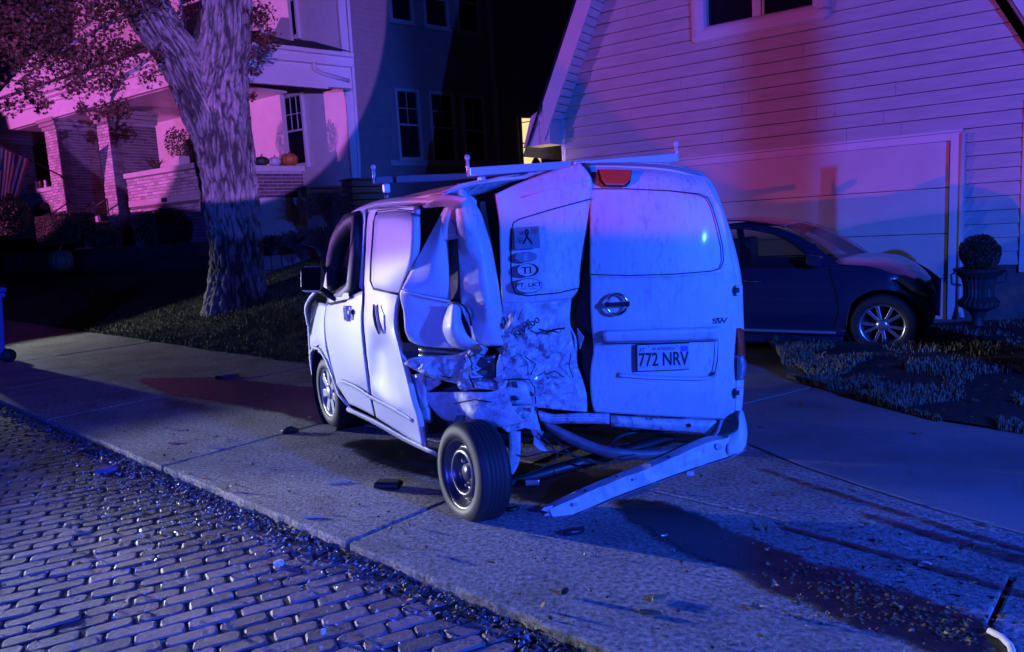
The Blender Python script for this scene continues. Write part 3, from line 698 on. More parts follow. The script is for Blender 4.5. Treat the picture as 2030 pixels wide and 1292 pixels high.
# wheel arches (dark liners) and wheels
def wheel(root, c, ax, R, wd, kind, spokes=5, tilt=0, m_rim=None, m_tyre=None):
    """c centre of the outer face, ax pointing outwards"""
    ax = Vector(ax).normalized(); m_rim = m_rim or M_alloy; m_tyre = m_tyre or M_blk
    rr = R * .66; g = .006
    prof = [(rr, -.012), (rr + .006, .002), (R * .78, .008), (R * .90, .002), (R * .965, -.012), (R * .99, -.028)]
    nb = 5; w0 = -.03; w1 = -wd + .03
    for i in range(nb):
        a = w0 + (w1 - w0) * i / nb; b_ = w0 + (w1 - w0) * (i + 1) / nb
        prof += [(R, a - .003), (R, b_ + .006), (R - g, b_ + .004), (R - g, b_ - .0)] if i < nb - 1 else [(R, a - .003), (R, b_)]
    prof += [(R * .965, -wd + .012), (R * .88, -wd), (rr, -wd + .01)]
    ty = MB().lathe(c, ax, prof, 72, closed=False)
    w = empty('wheel', Vector(c), parent=root)
    ty.build('tyre', m_tyre, w, True)
    seg = 48
    if kind == 'steel':
        p = [(rr + .004, -.004), (rr - .004, -.006), (rr - .012, -.022), (rr - .03, -.045), (rr - .035, -.05), (rr * .80, -.052), (rr * .72, -.030), (rr * .64, -.018), (rr * .58, -.022), (rr * .54, -.045), (rr * .5, -.062), (rr * .28, -.066), (rr * .24, -.045), (.001, -.042)]
        MB().lathe(c, ax, p, seg).build('rim', m_rim, w, True)
        a = ax.cross(Vector((0, 0, 1))).normalized(); b = ax.cross(a)
        m = MB()
        for i in range(5):
            q = Vector(c) + (a * math.cos(i * 1.2566 + .3) + b * math.sin(i * 1.2566 + .3)) * rr * .38
            m.lathe(q - ax * .066, ax, [(.013, 0), (.013, .018), (.009, .024), (.001, .024)], 6)
        m.build('wheel_nut', M_chrome, w)
        m = MB()
        for i in range(14):
            g2 = i * 2 * math.pi / 14; q = Vector(c) + (a * math.cos(g2) + b * math.sin(g2)) * rr * .755
            m.lathe(q - ax * .052, ax, [(.016, 0), (.017, .005), (.001, .006)], 10)
        m.build('vent_hole', M_dark, w)
    else:
        MB().lathe(c, ax, [(rr + .004, -.006), (rr - .006, -.008), (rr - .018, -.03), (rr - .02, -.12)], seg).build('rim', m_rim, w, True)
        MB().lathe(c, ax, [(rr - .02, -.1), (.001, -.1)], seg).build('brake_disc', M_dark, w, True)
        a = ax.cross(Vector((0, 0, 1))).normalized(); b = ax.cross(a)
        for i in range(spokes):
            m = MB()
            for s in ((-1, 1) if kind == 'twin' else (0,)):
                th = 2 * math.pi * i / spokes + .2 + s * .17; th2 = 2 * math.pi * i / spokes + .2 + s * .26
                d0, d1 = a * math.cos(th) + b * math.sin(th), a * math.cos(th2) + b * math.sin(th2)
                t = ax.cross(d0); hw = .018 if kind == 'twin' else .034
                q0, q1 = Vector(c) + d0 * .04 - ax * .022, Vector(c) + d1 * (rr - .008) - ax * .018
                m.prism([q0 - t * hw * .8, q0 + t * hw * .8, q1 + t * hw, q1 - t * hw], -ax * .022)
            bevel(m.build('spoke', m_rim, w), .004, 2)
        MB().lathe(c, ax, [(.062, -.03), (.058, -.012), (.03, -.006), (.001, -.004)], 24).build('hub_cap', m_rim, w, True)
    return w
for cx in (WX, RX):
    wheel(car, SP2.P(cx, .32, .02), SP2.n, .322, .20, 'twin', 5)
    MB().lathe(SP2.P(cx, .34, .03), SP2.n, [(.36, 0), (.36, -.35), (.001, -.35)], 32).build('wheel_arch_liner', M_dark, car, True)
for cx in (WX, RX):
    wheel(car, SP2.P(cx, .32, -1.72), -SP2.n, .322, .20, 'twin', 5)
MB().box(SP2.P(-1.55, .26, -.86), SP2.d * 1.0, SP2.n * .8, Vector((0, 0, .05))).build('floor_pan', M_dark, car)
# ================================================================== WRECKED VAN
M_van = mat('white_van_paint', (.64, .64, .66), .5, spec=.45, coat=.12, var=.03, vscale=2)
M_vdirt = mat('dirty_van_paint', (.56, .57, .60), .48, coat=.08, var=.12, vscale=5, col2=(.36, .36, .40), c2scale=34, c2lo=.50, c2hi=.66, c2mask=3.2, stretch=(1.3, 1.3, .45), bump=.0006, bscale=60)
M_vlow = mat('muddy_van_paint', (.50, .51, .55), .45, coat=.15, var=.35, vscale=22, col2=(.14, .13, .15), c2scale=34, c2lo=.50, c2hi=.62, c2mask=5, bump=.008, bscale=16)
M_seal = mat('dark_seal', (.02, .02, .025), .6)
M_inner = mat('van_interior_liner', (.05, .048, .055), .8, var=.3, vscale=6)
M_bare = mat('bare_steel', (.35, .36, .38), .35, metal=.8, var=.3, vscale=12)
M_redl = mat('red_lens', (.75, .07, .03), .12, coat=1, spec=.8)
M_glasst = mat('tinted_glass', (.03, .03, .035), .05, spec=.8, alpha=.55)
M_ink = mat('black_ink', (.015, .015, .02), .5)
S0 = gnd(650, 848); h_ = Vector((-math.sin(math.radians(31.5)), math.cos(math.radians(31.5)), 0))
VS = Pl((S0.x, S0.y), (h_.x, h_.y)); HV = h_.copy(); RV = -VS.n      # HV forward, RV to the van's right
a4 = atY(1168, 815, 4.1); VR = Pl((a4.x, a4.y), (1, 0))
q1, q2 = VS.at(800, 600), VR.at(990, 600); VQ = Pl((q1.x, q1.y), (q2.x - q1.x, q2.y - q1.y))
S, R_, Q = VS.at, VR.at, VQ.at
van = empty('wrecked_van', (0.1, 4.6, 0), 'white cargo van with its rear left corner torn open and crumpled, bumper hanging', 'van')
def px(fn, pts): return [fn(*p) for p in pts]
def VP(u, w, z): return Vector((S0.x, S0.y, 0)) + HV * u + RV * w + Vector((0, 0, z))
def su(x, y): u = (VS.at(x, y) - Vector((S0.x, S0.y, 0))).dot(HV); return u, VS.at(x, y).z
# ---- front door
dr = [(728, 415), (723, 480), (720, 551), (719, 642), (725, 707), (733, 772), (743, 824)]
def sd(name, rows, m=M_van, **k): return sheet(name, [px(S, r) for r in rows], m, van, **k)
sd('front_door', [[(648, 604, -.02), (680, 594, .0), (721, 575, .005)], [(644, 640, .0), (682, 640, .025), (718, 642, .02)], [(650, 690, .0), (688, 700, .035), (724, 707, .03)],
                  [(665, 752, .005), (700, 752, .035), (729, 752, .03)], [(669, 764, .0), (703, 772, .022), (733, 780, .018)], [(692, 800, -.005), (716, 811, .01), (744, 826, .008)]], ku=5, kv=5, dirn=VS.n, thick=.03)
# window frame of the front door (upper)
fo = [(648, 604), (656, 520), (664, 480), (678, 452), (698, 428), (728, 413), (722, 500), (720, 575)]
fi = [(663, 590), (664, 520), (671, 484), (683, 460), (700, 440), (717, 430), (713, 505), (706, 566)]
n = len(fo)
rows = [[S(*fo[i], -.05 * (1 if fo[i][1] < 600 else 0)), S((fo[i][0] + fi[i][0]) / 2, (fo[i][1] + fi[i][1]) / 2, -.035), S(*fi[i], -.06)] for i in range(n)]
rows = [[a + Vector((0, 0, 0)) for a in r] for r in rows]
sheet('door_frame', rows + [[S(721, 577, 0), S(700, 585, .0), S(664, 592, -.02)]][:0], M_van, van, 3, 3, dirn=VS.n, thick=.02)
mesh('door_glass', px(S, [(662, 592, -.065), (664, 520, -.075), (671, 484, -.08), (683, 460, -.085), (700, 440, -.085), (718, 429, -.085), (714, 505, -.075), (707, 570, -.065), (690, 584, -.06)]), [tuple(range(9))], M_glasst, van)
MB().tube(px(S, [(662, 590, -.04), (663, 520, -.05), (670, 484, -.055), (682, 460, -.058), (699, 440, -.058), (717, 430, -.058), (713, 505, -.05), (706, 568, -.04), (692, 582, -.03), (662, 592, -.03)]), .008, 6).build('window_seal', M_seal, van, True)
mesh('belt_trim', px(S, [(650, 585, .03), (690, 580, .03), (692, 592, .03), (652, 600, .03)]), [(0, 1, 2, 3)], M_blkp, van); solid(van.children[-1], .03)
# seat silhouette inside
bevel(MB().box(VP(-.95, .38, 1.08), HV * .06, RV * .2, Vector((0, 0, .34))).build('seat', M_inner, van), .06, 3)
bevel(MB().box(VP(-.97, .38, 1.5), HV * .04, RV * .11, Vector((0, 0, .09))).build('headrest', M_inner, van), .04, 3)
# fender and front corner
sd('front_fender', [[(612, 640, -.10), (628, 602, -.05), (648, 604, -.02)], [(613, 668, -.09), (630, 640, -.02), (643, 640, -.01)], [(612, 690, -.10), (628, 668, -.015), (647, 690, -.005)],
                    [(616, 690, -.09), (632, 684, -.02), (652, 712, -.005)], [(626, 696, -.05), (640, 706, -.02), (661, 745, 0)]], ku=4, kv=4, dirn=VS.n, thick=.02)
MB().tube(px(S, [(614, 700, -.04), (622, 688, -.02), (634, 692, -.01), (648, 716, 0), (660, 748, 0), (672, 782, 0), (692, 806, -.01)]), .012, 6).build('arch_lip', M_van, van, True)
mesh('headlight', px(S, [(610, 640, -.12), (615, 600, -.07), (626, 588, -.05), (628, 604, -.03), (620, 640, -.05), (614, 668, -.06)]), [tuple(range(6))], M_lens, van); solid(van.children[-1], .05)
# ---- sliding door
sl = [[(733, 415), (770, 410), (823, 408)], [(728, 440), (775, 436), (824, 440, -.0)], [(725, 500), (770, 500, .02), (822, 500, .02)], [(723, 551), (762, 560, .015), (806, 556, .0)],
      [(722, 580), (755, 590, .01), (789, 590, -.01)], [(722, 642, .02), (752, 645, .025), (783, 645, .0)], [(728, 707, .03), (760, 690, -.01), (794, 700, .03)],
      [(733, 745, .03), (768, 735, .0), (808, 752, .04)], [(735, 768, .03), (775, 795, .035), (820, 800, .05)], [(737, 782, .022), (780, 815, .028), (829, 828, .05)], [(746, 827, .008), (790, 855, .012), (839, 886, .03)]]
sd('sliding_door', sl, ku=5, kv=7, dirn=VS.n, thick=.03, crump=.005, cs=3.0, seed=5)
wp = [[(746, 422, .0), (785, 417, .0), (818, 420, .0)], [(742, 440, .03), (785, 434, .03), (821, 442, .03)], [(738, 520, .035), (775, 520, .045), (818, 510, .04)], [(737, 556, .03), (770, 562, .035), (800, 560, .02)], [(741, 570, .02), (768, 577, .02), (793, 581, .0)]]
sd('door_panel', wp, ku=4, kv=4, dirn=VS.n, thick=.01)
MB().tube(px(S, [(747, 419, .01), (741, 440, .03), (735, 520, .03), (734, 556, .025), (741, 573, .02), (768, 579, .02), (794, 584, .0)]), .0065, 6).build('panel_seal', M_seal, van, True)
MB().tube(px(S, [(819, 418, .0), (783, 414, .0), (748, 418, .01)]), .004, 6).build('panel_seal', M_seal, van, True)
MB().tube(px(S, [(728, 414, 0), (723, 480, 0), (720.5, 551, 0), (720, 600, .012), (720, 642, .02), (726, 707, .03), (733, 752, .03), (736, 782, .018), (744, 826, .008)]), .0055, 6).build('door_seam', M_seal, van)
# crease highlight ridge along both doors
sd('door_crease', [[(676, 752, .036), (704, 765, .045), (733, 784, .035), (775, 806, .042), (818, 832, .05)], [(674, 757, .03), (704, 771, .03), (733, 790, .02), (775, 813, .028), (820, 839, .04)]], ku=2, kv=4, dirn=VS.n, thick=.008)
# sill
sheet('sill', [px(S, [(690, 806, -.005), (744, 830, .0), (800, 862, .0), (862, 893, .0)]), px(S, [(686, 810, .01), (744, 836, .02), (800, 868, .02), (864, 898, .02)]), px(S, [(688, 815, -.03), (744, 843, -.03), (800, 875, -.03), (866, 906, -.03)])], M_van, van, 3, 3, dirn=VS.n, thick=.01)
# handles
bevel(frame_ring(VS, su(694, 622)[0] - .045, su(694, 622)[0] + .02, su(703, 622)[1] - .055, su(703, 622)[1] + .055, .012, .02, .045).build('handle_surround', M_van, van), .006)
hu, hz = su(703, 622); hu -= .0
MB().pbox(VS, hu - .03, hu + .012, hz - .04, hz + .035, .018, .026).build('handle_cup', M_seal, van)
bevel(MB().pbox(VS, hu - .022, hu + .006, hz + .0, hz + .03, .03, .05).build('door_handle', M_van, van), .006)
MB().tube(px(S, [(741, 603, .035), (742, 625, .04), (746, 645, .04), (752, 662, .035)]), [.006, .013, .013, .006], 8).build('sliding_handle_recess', M_seal, van, True)
MB().tube(px(S, [(745, 606, .04), (747, 628, .05), (751, 648, .045), (754, 660, .035)]), .006, 8).build('sliding_handle', M_van, van, True)
# mirror
mm = atY(619, 553, 5.55); MRX = RGT
mb = MB(); c = mm; hx, hz_ = .082, .098
b_ = bevel(mb.box(c, RGT * hx, FWD * .05, UPV * hz_).build('mirror_shell', M_van, van), .04, 4)
bevel(MB().box(c - FWD * .052 + RGT * .003, RGT * (hx - .010), FWD * .006, UPV * (hz_ - .012)).build('mirror_glass', mat('mirror_black', (.006, .006, .008), .6, spec=.02), van), .022, 3)
MB().tube([c + RGT * .04 - UPV * .07, c + RGT * .1 - UPV * .1, S(664, 592, .03)], [.03, .03, .02], 8).build('mirror_arm', M_blkp, van, True)
# ---- roof, windscreen, bonnet, nose as lofts across the width
WV = 1.47
def vloft(name, prof, m, crown=.09, nose=0, k=(5, 3), ins0=0, w1=1.0, cuts=(0, .04, .14, .5, .86, .96, 1)):
    rows = []
    for (u, z, ins) in prof:
        r = []
        for w in cuts:
            if w > w1: break
            e = (2 * w - 1)
            r.append(VP(u - nose * e ** 4, ins + (WV - 2 * ins) * w, z + crown * (1 - abs(e) ** 3)))
        rows.append(r)
    return sheet(name, rows, m, van, k[0], k[1], (True, True), dirn=Vector((0, 0, 1)), thick=.02)
print('gutter', [tuple(round(a, 2) for a in su(x, y)) for x, y in [(905, 372), (835, 390), (780, 390), (735, 400), (700, 414), (675, 437), (660, 470), (650, 510), (632, 580), (614, 640)]])
vloft('roof', [(-2.35, 1.74, .0), (-1.9, 1.735, .02), (-1.4, 1.72, .03), (-.9, 1.69, .06), (-.62, 1.66, .09)], M_van, .09)
vloft('windscreen', [(-.62, 1.655, .16), (-.4, 1.53, .17), (-.1, 1.31, .16), (.16, 1.09, .12)], M_glasst, .08, .06)
vloft('bonnet', [(.16, 1.12, .0), (.35, 1.05, .0), (.55, .95, .02), (.66, .80, .06)], M_van, .06, .12)
vloft('front_bumper', [(.66, .80, .06), (.72, .6, .07), (.73, .4, .07), (.68, .22, .09)], M_van, .0, .14)
# A pillar and cant rail, left
sd('cant_rail', [[(640, 575, -.01), (652, 510, -.04), (662, 472, -.05), (678, 440, -.05), (700, 418, -.05), (735, 401, -.05), (780, 391, -.05), (835, 386, -.05), (868, 385, -.05)],
                 [(646, 585, -.02), (656, 520, -.05), (665, 480, -.05), (681, 448, -.05), (702, 425, -.05), (737, 408, -.02), (782, 400, -.01), (835, 397, .0), (868, 396, .0)],
                 [(650, 598, -.02), (660, 535, -.06), (668, 490, -.07), (684, 460, -.07), (704, 434, -.07), (737, 417, -.05), (782, 410, -.03), (835, 407, -.02), (860, 407, -.04)]], ku=3, kv=5, dirn=VS.n, thick=.015)
MB().tube(px(S, [(750, 413, .01), (800, 409, .012), (834, 404, .012)]), .006, 6).build('door_rail', M_bare, van, True)
# right side of the body, front to rear
rs_rows = []
for z, ins, X in ((.28, .02, 1.33), (.5, .0, 1.335), (.9, .0, 1.33), (1.2, .02, 1.285), (1.45, .05, 1.215), (1.62, .07, 1.14), (1.74, .10, 1.02)):
    rs_rows.append([VP(u, WV - ins - (.10 if u > .5 else 0), z) for u in (.62, .42, .0, -.6, -1.2, -1.8, -2.4)] + [Vector((X + .02, 4.5, z)), Vector((X, 4.28, z))])
sheet('body_right_side', rs_rows, M_van, van, 3, 3, dirn=RV, thick=.02)
# floor, bulkhead and inner walls
mesh('cargo_floor', [VP(-.75, .06, .42), VP(-.75, 1.4, .42), Vector((1.28, 4.2, .42)), Vector((.45, 4.2, .42)), VP(-1.9, .25, .42)], [(0, 1, 2, 3, 4)], M_inner, van); solid(van.children[-1], .06)
mesh('bulkhead', [VP(-1.12, .08, .42), VP(-1.12, 1.38, .42), VP(-1.12, 1.32, 1.72), VP(-1.12, .14, 1.72)], [(0, 1, 2, 3)], M_inner, van); solid(van.children[-1], .02)
mesh('inner_panel', px(S, [(800, 585, -.16), (835, 395, -.16), (925, 400, -.30), (960, 585, -.42)]), [(0, 1, 2, 3)], mat('inner_trim_panel', (.10, .09, .10), .7, var=.2), van); solid(van.children[-1], .01)
mesh('wheel_house', px(Q, [(830, 745, -.12), (1000, 745, -.25), (1000, 850, -.25), (850, 860, -.12)]), [(0, 1, 2, 3)], M_inner, van); solid(van.children[-1], .01)
mesh('underbody', [VP(.5, .12, .30), VP(.5, 1.35, .30), VP(-2.3, 1.35, .30), VP(-2.3, .25, .30), VP(-1.6, .2, .30)], [(0, 1, 2, 3, 4)], M_inner, van); solid(van.children[-1], .03)
# crumpled roof edge piece above the opening, left
sd('crumpled_header', [[(846, 388, -.02), (868, 384, .0), (898, 386, -.04), (925, 392, -.08)], [(840, 402, -.03), (853, 400, .02), (880, 396, -.01), (920, 404, -.08)], [(839, 412, -.05), (850, 412, -.03), (880, 410, -.05), (905, 414, -.1)]], ku=4, kv=4, dirn=VS.n, thick=.01, crump=.02, cs=7, seed=3)
# ---- quarter panel: a blade torn out of the side, standing up to a point
sheet('quarter_blade', [px(Q, [(906, 366, .22), (907, 365, .22), (908, 364.5, .22), (909, 365, .22)]),
    px(Q, [(884, 405, .16), (893, 402, .19), (905, 398, .17), (925, 382, .10)]),
    px(Q, [(871, 430, .14), (884, 430, .18), (905, 428, .15), (945, 405, .08)]),
    px(Q, [(850, 470, .12), (872, 478, .15), (889, 476, .13), (910, 470, .16)][:4])[:4]], M_van, van, 5, 5, (True, True), dirn=VQ.n, thick=.006)
sheet('quarter_panel', [px(Q, [(872, 428, .14), (879, 430, .165), (887, 432, .13)]), px(Q, [(850, 470, .13), (872, 478, .16), (890, 480, .10)]), px(Q, [(828, 511, .12), (860, 520, .14), (891, 522, .09)]), px(Q, [(811, 543, .12), (852, 556, .13), (892, 560, .08)]),
    px(Q, [(797, 572, .14), (820, 581, .13), (893, 594, .06)])], M_van, van, 5, 5, dirn=VQ.n, thick=.006, crump=.006, cs=3, seed=2)
sheet('quarter_lower', [px(Q, [(795, 574, .15), (808, 577, .165), (826, 583, .12), (893, 596, .06)]), px(Q, [(793, 587, .13), (808, 592, .13), (840, 600, .09), (890, 606, .05)]), px(Q, [(800, 620, .10), (820, 625, .09), (850, 632, .07), (881, 640, .05)]),
    px(Q, [(803, 655, .08), (822, 660, .07), (850, 664, .05), (880, 664, .05)]), px(Q, [(812, 676, .05), (830, 684, .05), (860, 688, .04), (898, 690, .05)])], M_van, van, 5, 4, dirn=VQ.n, thick=.006, crump=.005, cs=4, seed=9)
MB().tube(px(Q, [(800, 578, .165), (815, 581, .155), (840, 587, .12), (893, 597, .075)]), .006, 6).build('panel_fold', M_van, van, True)
mesh('torn_flap_inner', px(Q, [(888, 432, .08), (897, 440, .10), (904, 452, .11), (909, 485, .10), (911, 530, .09), (912, 590, .07), (893, 594, .05), (891, 540, .05), (889, 480, .06)]), [tuple(range(9))], M_inner, van); solid(van.children[-1], .004)
MB().tube(px(Q, [(885, 431, .17), (896, 437, .16), (903, 448, .15), (908, 475, .14), (911, 521, .12), (913, 560, .11), (913.5, 596, .10)]), .0045, 6).build('torn_edge', M_bare, van, True)
sheet('rear_quarter_panel', [px(Q, [(909, 368, .22), (915, 371, .2), (925, 380, .16), (935, 392, .12)]), px(Q, [(903, 420, .18), (918, 420, .20), (936, 412, .15), (953, 420, .09)]),
    px(Q, [(905, 452, .15), (922, 455, .19), (945, 450, .14), (963, 450, .06)]), px(Q, [(909, 480, .13), (927, 490, .15), (955, 490, .11), (972, 478, .04)]),
    px(Q, [(911, 521, .12), (932, 525, .12), (958, 525, .12), (981, 521, .04)]), px(Q, [(913, 575, .10), (936, 575, .12), (965, 570, .12), (989, 568, .03)]),
    px(Q, [(915, 610, .08), (938, 612, .05), (965, 615, .12), (995, 610, .03)]), px(Q, [(929, 645, .06), (944, 645, .09), (970, 650, .09), (997, 650, .03)]), px(Q, [(936, 672, .05), (950, 684, .06), (972, 686, .06), (998, 684, .03)])],
    M_vdirt, van, 5, 6, dirn=VQ.n, thick=.006, crump=.010, cs=3.2, seed=12)
sheet('curled_flap', [px(Q, [(889, 604, .08), (900, 600, .14), (916, 602, .10)]), px(Q, [(880, 630, .08), (897, 628, .16), (915, 632, .09)]), px(Q, [(878, 655, .08), (900, 655, .15), (928, 664, .08)]),
    px(Q, [(888, 678, .07), (908, 676, .12), (950, 682, .07)]), px(Q, [(899, 688, .05), (915, 692, .07), (930, 694, .05)])], M_vdirt, van, 5, 5, dirn=VQ.n, thick=.006, crump=.012, cs=6, seed=4)
MB().tube(px(Q, [(888, 602, .13), (905, 598, .16), (920, 606, .12), (930, 622, .10), (934, 645, .09)]), .006, 6).build('torn_edge', M_seal, van, True)
# tracks in the opening
for k, (y0, y1) in enumerate(((692, 697), (703, 706))):
    sheet('door_track', [px(Q, [(830, y0 - 4, .03), (880, y0, .03), (929, y1, .03)]), px(Q, [(830, y0 + 2, .045), (880, y0 + 5, .045), (929, y1 + 4, .045)])], M_bare, van, 2, 3, dirn=VQ.n, thick=.02)
mesh('track_recess', px(Q, [(798, 678, .0), (940, 692, .0), (940, 716, .0), (798, 722, .0)]), [(0, 1, 2, 3)], M_inner, van); solid(van.children[-1], .01)
# lower fender pieces
sheet('torn_wheel_fender', [px(Q, [(800, 720, .16), (815, 710, .20), (845, 706, .14), (900, 703, .08), (938, 690, .05)]), px(Q, [(812, 728, .18), (830, 722, .20), (855, 722, .17), (905, 722, .12), (940, 710, .06)]),
    px(Q, [(832, 738, .14), (845, 740, .15), (870, 748, .13), (910, 748, .10), (936, 735, .07)]), px(Q, [(840, 741, .10), (862, 750, .09), (885, 756, .09), (908, 762, .08), (930, 770, .06)])], M_vlow, van, 4, 5, dirn=VQ.n, thick=.006, crump=.036, cs=8, seed=21, shade=False)
sheet('crumpled_pillar', [px(Q, [(916, 720, .07), (925, 700, .10), (950, 684, .12), (968, 692, .08)]), px(Q, [(914, 745, .10), (925, 730, .14), (938, 722, .12), (945, 735, .07)]), px(Q, [(908, 762, .08), (925, 752, .13), (940, 748, .10), (975, 752, .08)]),
    px(Q, [(915, 775, .05), (935, 772, .10), (955, 770, .10), (990, 775, .06)])], M_vlow, van, 4, 5, dirn=VQ.n, thick=.006, crump=.045, cs=9, seed=8, shade=False)
tl = px(Q, [(940, 716, .06), (958, 706, .07), (984, 700, .04), (981, 720, .05), (982, 748, .05), (960, 747, .06), (945, 738, .06)])
tlo = mesh('smashed_tail_light', tl, [tuple(range(7))], mat('broken_lens', (.06, .03, .05), .12, spec=.9, var=.5, vscale=30, bump=.01, bscale=50), van); solid(tlo, .03)
MB().tube(px(Q, [(944, 738, .08), (950, 722, .085), (965, 712, .085), (982, 706, .07)]), .004, 5).build('lamp_rim', M_bare, van, True)
# body frame post
sheet('frame_post', [px(Q, [(822, 742, .06), (838, 742, .06)]), px(Q, [(829, 790, .05), (842, 790, .05)]), px(Q, [(839, 838, .05), (852, 838, .05)])], M_vlow, van, 4, 3, dirn=VQ.n, thick=.04)
sheet('inner_fender', [px(Q, [(806, 740, .02), (825, 744, .03), (870, 752, .02)]), px(Q, [(818, 770, .02), (835, 770, .02), (872, 762, .02)]), px(Q, [(832, 800, .0), (840, 790, .0), (846, 778, .0)])], M_vlow, van, 4, 4, dirn=VQ.n, thick=.01)
# arch panel above the rear wheel and ragged skirt
sheet('arch_panel', [px(Q, [(842, 778, .03), (880, 777, .06), (930, 776, .10), (975, 776, .10), (1000, 765, .08)]), px(Q, [(850, 800, .02), (885, 805, .06), (930, 798, .13), (970, 795, .13), (1010, 790, .10)]),
    px(Q, [(868, 822, .01), (893, 826, .06), (935, 822, .15), (970, 818, .15), (1022, 815, .12)]), px(Q, [(880, 832, .0), (905, 836, .05), (945, 841, .12), (990, 847, .14), (1040, 836, .10)])], M_vlow, van, 6, 7, dirn=VQ.n, thick=.008, crump=.018, cs=6, seed=31)
sheet('ragged_skirt', [px(R_, [(965, 806, .03), (1000, 806, .04), (1030, 804, .04), (1060, 803, .03)]), px(R_, [(965, 825, .03), (1000, 824, .06), (1035, 826, .05), (1064, 822, .03)]), px(R_, [(985, 843, .02), (1008, 850, .05), (1040, 846, .05), (1072, 852, .03)]),
    px(R_, [(998, 848, .02), (1012, 857, .04), (1045, 848, .04), (1077, 857, .02)])], M_vlow, van, 4, 6, dirn=VR.n, thick=.005, crump=.035, cs=9, seed=17, shade=False)
# ---- left rear door, bent inwards
LD = [[(983, 384, .10), (1030, 362, .05), (1090, 340, .03), (1149, 322, .02)],
      [(986, 410, .10), (1035, 392, .07), (1100, 372, .05), (1172, 352, .03)],
      [(990, 440, .09), (1040, 428, .07), (1105, 410, .05), (1173, 392, .02)],
      [(991, 480, .07), (1042, 475, .06), (1105, 465, .05), (1164, 455, .0)],
      [(992, 530, .05), (1042, 530, .05), (1100, 525, .04), (1152, 520, -.02)],
      [(994, 575, .03), (1042, 580, .05), (1098, 577, .04), (1147, 571, -.03)],
      [(996, 600, .02), (1040, 600, .04), (1092, 596, .02), (1133, 592, -.04)],
      [(996, 640, .02), (1040, 645, .06), (1090, 655, .00), (1130, 640, -.05)],
      [(996, 684, .03), (1040, 690, .02), (1090, 692, .05), (1143, 672, -.03)],
      [(986, 720, .05), (1035, 725, .05), (1090, 728, .00), (1144, 720, -.03)],
      [(984, 756, .04), (1035, 756, .02), (1092, 765, .05), (1155, 752, -.02)],
      [(988, 790, .03), (1045, 792, .05), (1105, 795, .02), (1163, 785, .0)],
      [(1000, 812, .02), (1062, 808, .03), (1110, 812, .03), (1164, 816, .0)]]
sheet('left_rear_door', [px(R_, r) for r in LD[:7]], M_vdirt, van, 5, 8, dirn=VR.n, thick=.02, crump=.004, cs=4, seed=2)
sheet('left_rear_door_lower', [px(R_, r) for r in LD[6:]], M_vlow, van, 6, 9, dirn=VR.n, thick=.008, crump=.038, cs=6, seed=6, cell=6, shade=False)
MB().tube(px(R_, [(1147, 571, -.015), (1110, 580, .045), (1047, 586, .06), (1022, 582, .05), (1015, 566, .05), (1013, 520, .055), (1013, 460, .075), (1018, 441, .08), (1030, 434, .078), (1100, 413, .06), (1171, 394, .035)]), .0035, 6).build('window_outline', M_seal, van, True)
MB().tube(px(R_, [(984, 384, .105), (1035, 391, .075), (1100, 372, .055), (1172, 357, .035)][1:]), .004, 6).build('roof_crease', M_van, van, True)
# raised block low on the door
sheet('buckled_plate', [px(R_, [(995, 754, .06), (1020, 752, .07), (1045, 753, .07)]), px(R_, [(993, 780, .07), (1022, 778, .09), (1050, 780, .08)]), px(R_, [(992, 800, .05), (1022, 802, .07), (1056, 802, .06)])], M_vlow, van, 5, 6, dirn=VR.n, thick=.012, crump=.015, cs=9, seed=44)
bevel(MB().pbox(VR, *sorted((VR.uz(980, 760)[0], VR.uz(987, 760)[0])), *sorted((VR.uz(983, 748)[1], VR.uz(983, 768)[1])), .04, .07).build('hinge', M_bare, van), .004)
# gap between the doors
sheet('door_edge_flange', [px(R_, [(1150, 323, -.03), (1170, 352, -.03), (1168, 400, -.05), (1160, 480, -.08), (1150, 560, -.1), (1138, 620, -.12), (1146, 660, -.1), (1146, 720, -.1), (1158, 760, -.08), (1164, 815, -.06)]),
                           px(R_, [(1160, 322, -.06), (1175, 352, -.06), (1174, 400, -.06), (1174, 480, -.06), (1174, 560, -.06), (1170, 620, -.06), (1174, 660, -.05), (1174, 720, -.05), (1174, 760, -.05), (1176, 816, -.05)])], M_inner, van, 3, 3, dirn=VR.n, thick=.01)
sheet('corner_void', [px(R_, [(955, 395, -.12), (962, 450, -.12), (972, 520, -.12), (982, 600, -.12), (986, 680, -.1)]), px(R_, [(990, 380, -.10), (994, 450, -.1), (997, 520, -.1), (1000, 600, -.1), (1000, 680, -.1)])], M_inner, van, 2, 3, dirn=VR.n, thick=.01)
sheet('corner_pillar_strip', [px(R_, [(952, 400, -.02), (957, 440, .0), (968, 480, .02), (978, 520, .02)]), px(R_, [(962, 398, -.04), (968, 440, -.03), (975, 480, .0), (981, 520, .01)])], M_van, van, 2, 4, dirn=VR.n, thick=.005, crump=.01, cs=12)
